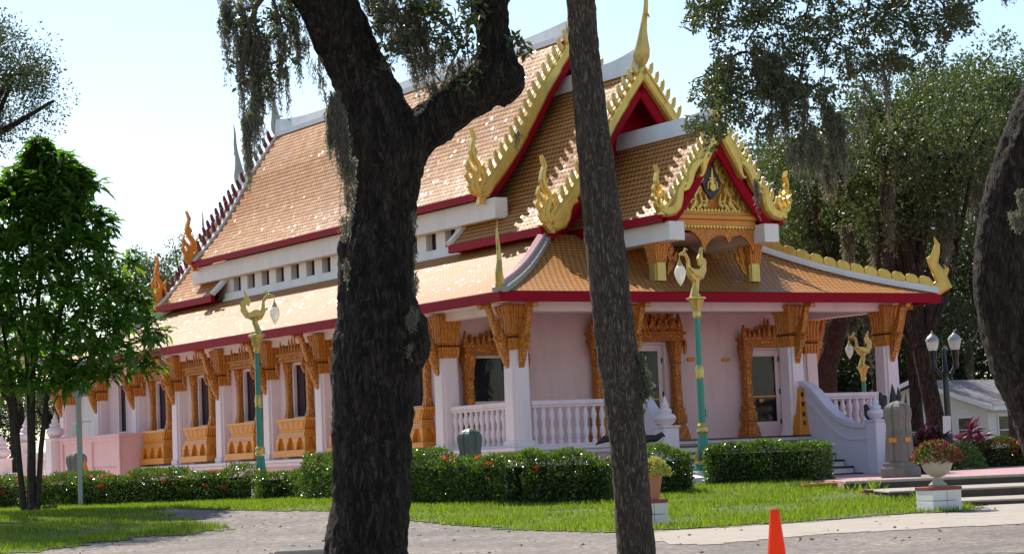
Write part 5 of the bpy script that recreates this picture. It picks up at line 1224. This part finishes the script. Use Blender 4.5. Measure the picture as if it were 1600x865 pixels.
# ---- background oaks
def far_tree(x,yb,Y,ctr,rad,label,nm='live_oak',trunkpx=None,lean=0,nc=110,per=150,leaf=.13,mat='farleaf',seed=1,moss=12,bm='bark2',wpx=28,grp=None,skip=None):
    b=at(x,yb,Y); t=tag(empty(nm,(b.x,b.y,.35)),label,'tree',grp); T0=Vector(t.location); rr=random.Random(seed)
    c=at(ctr[0],ctr[1],Y)-T0; rx,ry,rz=rad[0]*Y/FL,rad[1],rad[2]*Y/FL
    P=[(0,0,-.4,wpx*1.3*Y/FL/2),(0,0,.2,wpx*Y/FL/2)]
    if trunkpx: P+= [tuple(at(a,b_,Y)-T0)+(w_*Y/FL/2,) for a,b_,w_ in trunkpx]
    else: P+= [(c.x*.3+rr.uniform(-.2,.2),0,max(1,c.z*.35),wpx*.85*Y/FL/2),(c.x*.7,0,c.z*.8,wpx*.6*Y/FL/2)]
    pts,rads=interp(P,4); m=MB(); m.tube(pts,rads,12); e=Vector(pts[-1]); cents=[]
    mid_=Vector(pts[int(len(pts)*.6)])
    for k in range(nc):
        while True:
            v=Vector((rr.uniform(-1,1),rr.uniform(-1,1),rr.uniform(-1,1)))
            if .15<v.length<1: break
        f=1.+.22*math.sin(v.x*5+seed)*math.cos(v.z*4+seed*2); q_=c+Vector((v.x*rx*f,v.y*ry*f,v.z*rz*f)); 
        if skip and skip(q_+T0): continue
        cents.append(tuple(q_))
    limbs=rr.sample(cents,min(14,len(cents)))
    for q_ in limbs:
        s=e if rr.random()<.5 else mid_; q2=Vector(q_); md=(s+q2)/2+Vector((rr.gauss(0,.4),rr.gauss(0,.4),rr.gauss(.1,.3))); a,b_=interp([tuple(s)+(rads[-1]*.8,),tuple(md)+(rads[-1]*.45,),tuple(q2)+(.03,)],4); m.tube(a,b_,7,cap=False)
    m.build('trunk',M_[bm],t,smooth=True)
    V,F=clumps(cents,[rr.uniform(.4,1.05)*(rx+rz)*.18+.12 for _ in cents],per,leaf,.2,.75,.5); cloud_mesh('crown',V,F,M_[mat],t)
    if moss:
        L=[]
        for _ in range(moss):
            q_=rr.choice(cents); L.append(moss_np((q_[0],q_[1],q_[2]-.3),rr.uniform(.9,3.2),44,.014,.20,10,.05))
        V,F=join_np(L); cloud_mesh('hanging_moss',V,F,M_['moss'],t)
    return t
GB='oaks growing behind the temple'
far_tree(1300,640,66,(1300,330),(120,3.4,150),'oak with leaning reddish trunks behind the right end of the porch',trunkpx=[(1285,600,46),(1300,540,34),(1318,470,30),(1322,380,28),(1318,300,22)],seed=3,nc=120,per=240,leaf=.13,bm='redbark',wpx=40,grp=GB)
far_tree(1462,700,58,(1420,250),(130,3.2,150),'oak with bare grey trunk rising right behind the black twin lamp',trunkpx=[(1462,660,30),(1450,600,28),(1438,540,28),(1428,470,26),(1424,400,22)],seed=5,nc=105,per=240,leaf=.125,grp=GB)
far_tree(1437,700,64,(1500,200),(130,3.5,110),'slender oak trunk just left of the thicker grey one, in front of the bungalow',trunkpx=[(1432,640,20),(1428,580,19),(1420,500,18),(1424,420,16),(1440,330,14)],seed=9,nc=110,per=150,wpx=22,grp=GB)
far_tree(1575,640,92,(1560,300),(150,4,210),'tall sunlit oak beyond the bungalow at the right edge',seed=11,nc=170,per=150,leaf=.16,grp=GB,moss=10)
far_tree(1610,640,70,(1590,190),(95,3,120),'tall green oak crown high behind the right edge trunk',seed=12,nc=110,per=200,leaf=.12,grp=GB,moss=4)
far_tree(1200,640,90,(1215,330),(110,4,120),'oak whose crown fills the gap right of the portico gable',seed=13,nc=190,per=170,leaf=.15,grp=GB)
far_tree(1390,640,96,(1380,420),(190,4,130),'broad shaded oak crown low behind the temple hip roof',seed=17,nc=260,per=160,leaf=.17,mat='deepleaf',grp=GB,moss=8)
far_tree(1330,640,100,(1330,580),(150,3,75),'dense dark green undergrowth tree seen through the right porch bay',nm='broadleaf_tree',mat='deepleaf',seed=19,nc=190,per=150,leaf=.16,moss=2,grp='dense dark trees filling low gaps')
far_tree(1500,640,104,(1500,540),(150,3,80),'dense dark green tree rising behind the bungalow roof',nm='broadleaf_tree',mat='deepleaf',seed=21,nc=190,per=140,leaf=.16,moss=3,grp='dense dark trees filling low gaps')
far_tree(1190,640,78,(1210,560),(60,2,60),'dark leafy tree hidden mostly behind the porch wall',nm='broadleaf_tree',seed=22,nc=40,per=120,moss=0,grp='dense dark trees filling low gaps')
far_tree(262,700,96,(232,450),(56,3,70),'small pale oak crown behind the temple left gable finials',seed=23,nc=60,per=150,leaf=.13,moss=1,grp='oaks behind the left end of the temple')
far_tree(300,700,104,(305,460),(50,3,80),'lower oak crown just right of the far left gable finials',seed=25,nc=50,per=140,leaf=.13,moss=1,grp='oaks behind the left end of the temple')
far_tree(30,690,88,(10,560),(120,3,80),'shaded oak with bent grey limbs left behind the pink stair posts',seed=27,trunkpx=[(25,640,24),(10,600,22),(30,560,18)],nc=90,per=140,moss=8,grp='oaks behind the left end of the temple')
far_tree(90,690,100,(110,620),(110,3,62),'dense dark tree behind the pink stair posts',nm='broadleaf_tree',seed=29,nc=90,per=140,moss=2,grp='dense dark trees filling low gaps')
far_tree(-200,760,42,(-75,128),(160,2.3,112),'oak reaching in at the upper left corner of the view',seed=31,trunkpx=[(-205,600,60),(-190,400,50),(-130,220,34)],nc=170,per=230,leaf=.065,mat='oakleaf',moss=1,wpx=60)
GD='dense dark trees filling low gaps'
for (x,c,r,s,lb) in ((-60,(-40,640),(90,3,95),41,'dark tree at the far left edge, low behind the pink posts'),(1240,(1190,460),(80,3,130),43,'dark tree crown just right of the portico, behind the hip roof'),(1420,(1430,500),(110,3,110),45,'dark tree filling the gap between the porch end and the grey trunks'),(1580,(1590,480),(110,3,130),47,'dark tree low behind the bungalow at the right edge'),(1290,(1290,520),(90,3,90),49,'dark tree behind the porch bay, left of the swan lamp')):
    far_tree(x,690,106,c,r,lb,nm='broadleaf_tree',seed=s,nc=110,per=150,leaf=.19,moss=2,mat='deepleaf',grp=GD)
t_=None
# fan palm at the right
p=at(1552,215,60); t=tag(empty('fan_palm',(p.x,p.y,.35)),'fan palm with thin spiky fronds beside the right oak trunk','palm'); m=MB(); h=p.z-.35; m.tube([(.1,0,-.2),(.05,0,h*.5),(0,0,h)],[.16,.13,.12],9); m.build('trunk',M_['palm'],t)
C=[];D=[]
for i in range(16):
    a=i*2.4; el=random.uniform(-.6,.7); d=Vector((math.cos(a)*math.cos(el),math.sin(a)*math.cos(el),math.sin(el))); sd=d.cross(Vector((0,0,1))).normalized()
    for k in range(22):
        f=(k-10.5)/10.5; C.append(tuple(Vector((0,0,h))+d*.55)); D.append(tuple(d*math.cos(f*1.3)+sd*math.sin(f*1.3)+Vector((0,0,-.35))))
V,F=leaves_np(np.array(C),np.array(D),.75,.05,droop=.2); cloud_mesh('fronds',V,F,M_['palmleaf'],t)
# ---- hedges
def hedge(P,w,h,label,mat='hedge',fl=60,flm='flower',dens=1500,leaf=.066,grp='clipped hedges in front of the temple',bumpy=.12):
    o0=Vector((P[0][0],P[0][1],gz(*P[0]))); t=tag(empty('hedge',o0),label,'hedge',grp)
    m=MB(); C=[];N=[];fC=[]
    for (a,b) in zip(P,P[1:]):
        A=Vector((a[0],a[1],gz(*a)))-o0; B=Vector((b[0],b[1],gz(*b)))-o0; L=(B-A).length; u=(B-A).normalized(); v=Vector((-u.y,u.x,0)).normalized()
        vs=[]
        for (s_,e_) in ((0,A),(1,B)):
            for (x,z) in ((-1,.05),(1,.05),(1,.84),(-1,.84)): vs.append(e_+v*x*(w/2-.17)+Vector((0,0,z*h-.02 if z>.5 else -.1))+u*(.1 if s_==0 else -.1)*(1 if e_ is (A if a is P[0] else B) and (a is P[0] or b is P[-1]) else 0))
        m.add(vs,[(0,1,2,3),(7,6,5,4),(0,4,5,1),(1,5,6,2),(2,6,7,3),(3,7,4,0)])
        n=int(L*(h*2+w)*dens/ (1.))
        for _ in range(n):
            f=random.uniform(-.0,1.0); q_=random.uniform(0,2*h+w); hh=h*(1+bumpy*math.sin(f*L*3.1+a[0]*3)+bumpy*.7*math.sin(f*L*7.7+a[1]))
            if q_<h: x,z,nn=-w/2,q_/h*hh,-v
            elif q_<h+w: x,z,nn=q_-h-w/2,hh,Vector((0,0,1))
            else: x,z,nn=w/2,(q_-h-w)/h*hh,v
            e=-abs(random.gauss(0,.06))+.03; bb=.05*math.sin(f*L*5+z*6)
            if z<.1*h: e-=.08
            # rounded shoulders
            if nn.z<.5 and z>hh*.85: x*=1-.25*((z-hh*.85)/(hh*.15))**2
            p=A+u*(f*L)+v*x*(1+bb)+Vector((0,0,z))+nn*e; C.append(tuple(p)); N.append(tuple(nn))
        if b is not P[-1]:
            for _ in range(int(h*900)):
                an=random.uniform(0,6.28); rr_=w/2-abs(random.gauss(0,.05)); zz=random.uniform(.05,h*1.02); C.append(tuple(B+Vector((math.cos(an)*rr_,math.sin(an)*rr_,zz)))); N.append((math.cos(an),math.sin(an),.1))
        for (ends,E_,s_) in ((a is P[0],A,-1),(b is P[-1],B,1)):
            if ends:
                for _ in range(int(w*h*dens)):
                    C.append(tuple(E_+v*random.uniform(-w/2,w/2)+Vector((0,0,random.uniform(0,h)))+u*s_*random.uniform(-.1,.04))); N.append(tuple(u*s_))
        if fl:
            for _ in range(int(fl*L/3)):
                top_=random.random()<.6; f=random.uniform(0,1); fC.append(tuple(A+u*f*L+v*(-(w/2+.03) if not top_ else random.uniform(-w/2,0))*(1)+Vector((0,0,h*1.03 if top_ else random.uniform(.45,.98)*h))))
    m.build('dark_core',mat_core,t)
    C=np.array(C); N=np.array(N); V,F=leaves_np(C,N*.9+rdir(len(C),.35)*.75,leaf,.5); cloud_mesh('foliage',V,F,M_[mat],t)
    if fC:
        for c_ in fC[:90]: V,F=clumps([(0,0,0)],[.05],22,.04,.4,.6,.8); cloud_mesh('flower_head',V,F,M_[flm],t,loc=c_)
    return t
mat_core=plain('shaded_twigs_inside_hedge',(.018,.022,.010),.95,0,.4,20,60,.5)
def hp(L,off=.42): 
    P=[gp(*q_) for q_ in L]; return [(p.x+.15*0,p.y+off) for p in P]
hedge(hp([(-90,800),(0,796),(130,792),(250,788),(386,783)]),.85,.66,'long left hedge with scattered red flowers, ending at the left swan lamp',fl=11,dens=1100)
hedge(hp([(401,783),(470,780),(520,780)]),.8,.56,'short hedge piece between the left swan lamp and the big oak trunk',fl=3,dens=1100)
hedge(hp([(500,781),(640,786),(735,788),(820,789),(905,786),(962,784)]),.85,.80,'dark hedge stretch between the big oak and the palm trunk, below the balustrade',fl=5,dens=1400)
hedge(hp([(968,776),(1074,770)]),.9,.72,'hedge stretch between the palm trunk and the swan lamp',fl=3,dens=1300)
hedge(hp([(1118,758),(1296,753)],.45),1.0,.74,'square cut dark hedge right of the swan lamp, before the stairs',fl=1,dens=1500,bumpy=.05)
hedge([(at(1500,700,50.5).x,50.5),(at(1650,700,50.).x,50.2)],.8,.55,'back hedge with red flowers below the white bungalow',mat='hedge2',fl=22,grp=None,dens=900,leaf=.08)
# ---- shrubs and flowers
def mound_plant(name,p,rx,rz,label,cat,mat,n,leaf,fm=None,nf=0,fs=.03,up=.3,asp=.45):
    t=tag(empty(name,p),label,cat); d=rdir(n); d/=np.linalg.norm(d,axis=1,keepdims=True); d[:,2]=np.abs(d[:,2]); r=rng.uniform(.4,1,n)**.5
    C=d*np.stack([r*rx,r*rx,r*rz],1); V,F=leaves_np(C,d+rdir(n,up)*.6,leaf,asp); cloud_mesh('foliage',V,F,M_[mat],t)
    if fm:
        d=rdir(nf); d/=np.linalg.norm(d,axis=1,keepdims=True); d[:,2]=np.abs(d[:,2]); C=d*[rx*1.03,rx*1.03,rz*1.05]; V,F=clumps(C,[fs]*nf,12,fs*.9,.3,.7,.8); cloud_mesh('flowers',V,F,M_[fm],t)
    return t
mound_plant('chrysanthemum',(pr.x,pr.y,pr.z+.36+.36),.36,.30,'dome of dark red mums in the cream urn','plant','hedge',1100,.06,'mumred',170,.032)
mound_plant('chrysanthemum',(pl.x+.04,pl.y,pl.z+.38+.34),.23,.25,'dome of pale yellow mums in the terracotta pot','plant','hedge',400,.05,'mumyel',170,.032)
def spiky(name,p,label,cat,mat,n,l,asp=.13,up=.6,grp=None,h=.0):
    t=tag(empty(name,p),label,cat,grp); d=rdir(n,up); d/=np.linalg.norm(d,axis=1,keepdims=True); C=np.tile([[0,0,h]],(n,1))+rng.normal(size=(n,3))*[.06,.06,.12]; V,F=leaves_np(C,d,l,asp,droop=.15); cloud_mesh('foliage',V,F,M_[mat],t)
    if h>.2: MB().tube([(0,0,-.1),(0,0,h)],.03,6).build('stem',M_['twig'],t)
    return t
GT='magenta leaved ti plants by the bungalow'
for (x,y,s,lb,mt) in ((1448,680,.38,'magenta ti plant just left of the grey oak trunk','ti'),(1515,678,.42,'large magenta ti plant right of the black twin lamp','ti'),(1530,694,.36,'low magenta ti plant under the bungalow window','ti'),(1465,690,.42,'dark bronze ti plant at the foot of the grey oak trunk','darkleaf'),(1440,700,.4,'bronze green broad leaved plant right of the grey stone tablet','croton')):
    p=at(x,y,51); spiky('ti_plant',(p.x,p.y,p.z-.1),lb,'plant',mt,46,s,.16,.5,GT,.05)
    m=None
for (x,y,r_,lb) in ((1500,712,.42,'pale green low shrub between the ti plants and the back hedge'),(1470,716,.35,'low dark shrub behind the urn of red mums'),(1432,712,.35,'small shrub with pinkish flowers right of the stone tablet')):
    p=at(x,y,48); mound_plant('shrub',(p.x,p.y,.43),r_*1.3,r_*1.5,lb,'shrub','hedge',1300,.08,'mumred' if 'pink' in lb else None,40)
p=at(1425,735,44); mound_plant('shrub',(p.x,p.y,.43),.26,.8,'tall bronze and green leafy plant right behind the grey stone tablet','shrub','croton',500,.14)
# near-black plants beside both stair newels
def agave(p,L,label):
    t=tag(empty('dark_leaved_plant',p),label,'plant','near black leaved plants beside the stair'); m=MB()
    for pts,w in L: m.tube([tuple(x) for x in pts],w,8,flat=.45)
    m.build('leaves',M_['darkleaf'],t,smooth=True); return t
p=at(1385,700,48.9); k=48.9/FL
def lf(L): return [((x-1385)*k,dy,(700-y)*k) for x,y,dy in L]
agave((p.x,p.y,p.z),[(lf([(1385,740,0),(1382,690,0),(1378,660,0),(1384,635,0),(1380,612,0)]),[.03,.06,.08,.11,.03]),(lf([(1385,690,0),(1378,668,0),(1382,640,-.05),(1388,618,0)]),[.03,.07,.12,.04]),(lf([(1384,700,0),(1370,668,.1),(1362,645,.2),(1358,630,.2)]),[.02,.05,.10,.04]),(lf([(1384,700,0),(1366,672,0),(1352,660,0)]),[.02,.05,.02]),(lf([(1384,720,0),(1398,660,.3),(1404,620,.3),(1403,600,.3)]),[.02,.06,.08,.01]),(lf([(1386,720,0),(1406,650,.3),(1413,620,.3),(1412,605,.3)]),[.02,.05,.06,.01]),(lf([(1386,720,0),(1412,660,.3),(1422,640,.3),(1424,615,.3)]),[.02,.05,.08,.01])],'near black pointed leaves rising between the right newel post and the grey tablet')
p=at(985,700,44.0); k=44./FL
def lf(L): return [((x-985)*k,dy,(700-y)*k) for x,y,dy in L]
agave((p.x,p.y,p.z),[(lf([(985,730,0),(975,692,0),(958,683,0),(945,684,0),(931,692,0)]),[.02,.05,.07,.07,.01]),(lf([(985,730,0),(995,695,0),(1012,686,0),(1026,686,0),(1036,680,0),(1040,684,0)]),[.02,.05,.08,.07,.05,.01]),(lf([(985,730,0),(984,690,.2),(975,670,.3),(965,668,.3)]),[.02,.05,.06,.01])],'near black drooping leaves spreading both sides of the palm trunk by the porch')
# ---- grass
B=[]
n=330000; X=rng.uniform(-16,9,n); Yy=rng.uniform(29.5,50,n)
ok=[i for i in range(n) if math.sin(X[i]*1.7+math.sin(Yy[i]*1.3)*2)+math.sin(Yy[i]*2.3+X[i]*.8)+random.uniform(-.8,.8)<1.35 and on_lawn(X[i],Yy[i]) and abs(X[i])<Yy[i]*.245]
X=X[ok]; Yy=Yy[ok]; n=len(X); Z=np.array([gz(a,b) for a,b in zip(X,Yy)])+.008
hgt=rng.uniform(.03,.085,n)*(1+.5*np.sin(X*2.1+Yy*1.3)*np.sin(Yy*2.9)); a=rng.uniform(0,6.28,n); wd=.009
lx=rng.normal(size=n)*.022; ly=rng.normal(size=n)*.022
V=np.stack([np.stack([X-np.cos(a)*wd,Yy-np.sin(a)*wd,Z],1),np.stack([X+np.cos(a)*wd,Yy+np.sin(a)*wd,Z],1),np.stack([X+lx,Yy+ly,Z+hgt],1)],1).reshape(-1,3)
o=cloud_mesh('grass',V,np.arange(n*3).reshape(-1,3),M_['grassb']); tag(o,'short bright green grass','grass',kind='stuff')
# weeds along the step edges, fallen leaves
C=[]
for _ in range(60): x=random.uniform(5.7,6.2); y=random.uniform(37.6,38.25); C.append((x,y,gz(x,y)))
for _ in range(40): x=random.uniform(6.2,6.8); y=random.uniform(34.8,35.55); C.append((x,y,gz(x,y)))
V,F=leaves_np(np.array(C),rdir(len(C),2.2),.24,.06); tag(cloud_mesh('weeds',V,F,M_['grassb']),'tall weeds growing at the edge of the concrete steps','weeds',kind='stuff')
C=[]
for _ in range(420):
    x=random.uniform(-7,7); y=random.uniform(22,41)
    C.append((x,y,gz(x,y)+.02))
C=np.array(C); D=rdir(len(C)); D[:,2]*=.15; V,F=leaves_np(C,D,.055,.45); tag(cloud_mesh('fallen_leaves',V,F,mat_leaf('dry_leaves',[(.18,.10,.05),(.30,.20,.10),(.10,.06,.035)],.15,.7,.2,(1,1,1))),'dry brown leaves scattered over the gravel and grass','leaves',kind='stuff')
# ================================================================ LIGHT
SUN_AZ,SUN_EL=-28.,48.                      # degrees; azimuth from +Y, negative to the left (behind the temple)
w=bpy.data.worlds.new('World'); scene.world=w; w.use_nodes=True; nt=w.node_tree; bg=nt.nodes['Background']
sky=nt.nodes.new('ShaderNodeTexSky'); sky.sky_type='NISHITA'; sky.sun_disc=False; sky.sun_elevation=R_(SUN_EL); sky.sun_rotation=R_(SUN_AZ); sky.air_density=1.; sky.dust_density=.4; sky.ozone_density=.6; sky.altitude=20
nt.links.new(sky.outputs[0],bg.inputs[0]); bg.inputs[1].default_value=.118
sd=bpy.data.lights.new('sun','SUN'); sd.energy=4.3; sd.angle=R_(.5); sd.color=(1,.95,.86)
so=bpy.data.objects.new('sun',sd); col.objects.link(so); az,el=R_(SUN_AZ),R_(SUN_EL)
d=Vector((math.sin(az)*math.cos(el),math.cos(az)*math.cos(el),math.sin(el)))
so.rotation_euler=d.to_track_quat('Z','Y').to_euler(); so.location=d*60
scene.view_settings.view_transform='Standard'; scene.view_settings.look='None'; scene.view_settings.gamma=1; scene.view_settings.exposure=.62
scene.view_settings.use_curve_mapping=False
cy=scene.cycles; cy.max_bounces=8; cy.transparent_max_bounces=8; cy.use_denoising=True
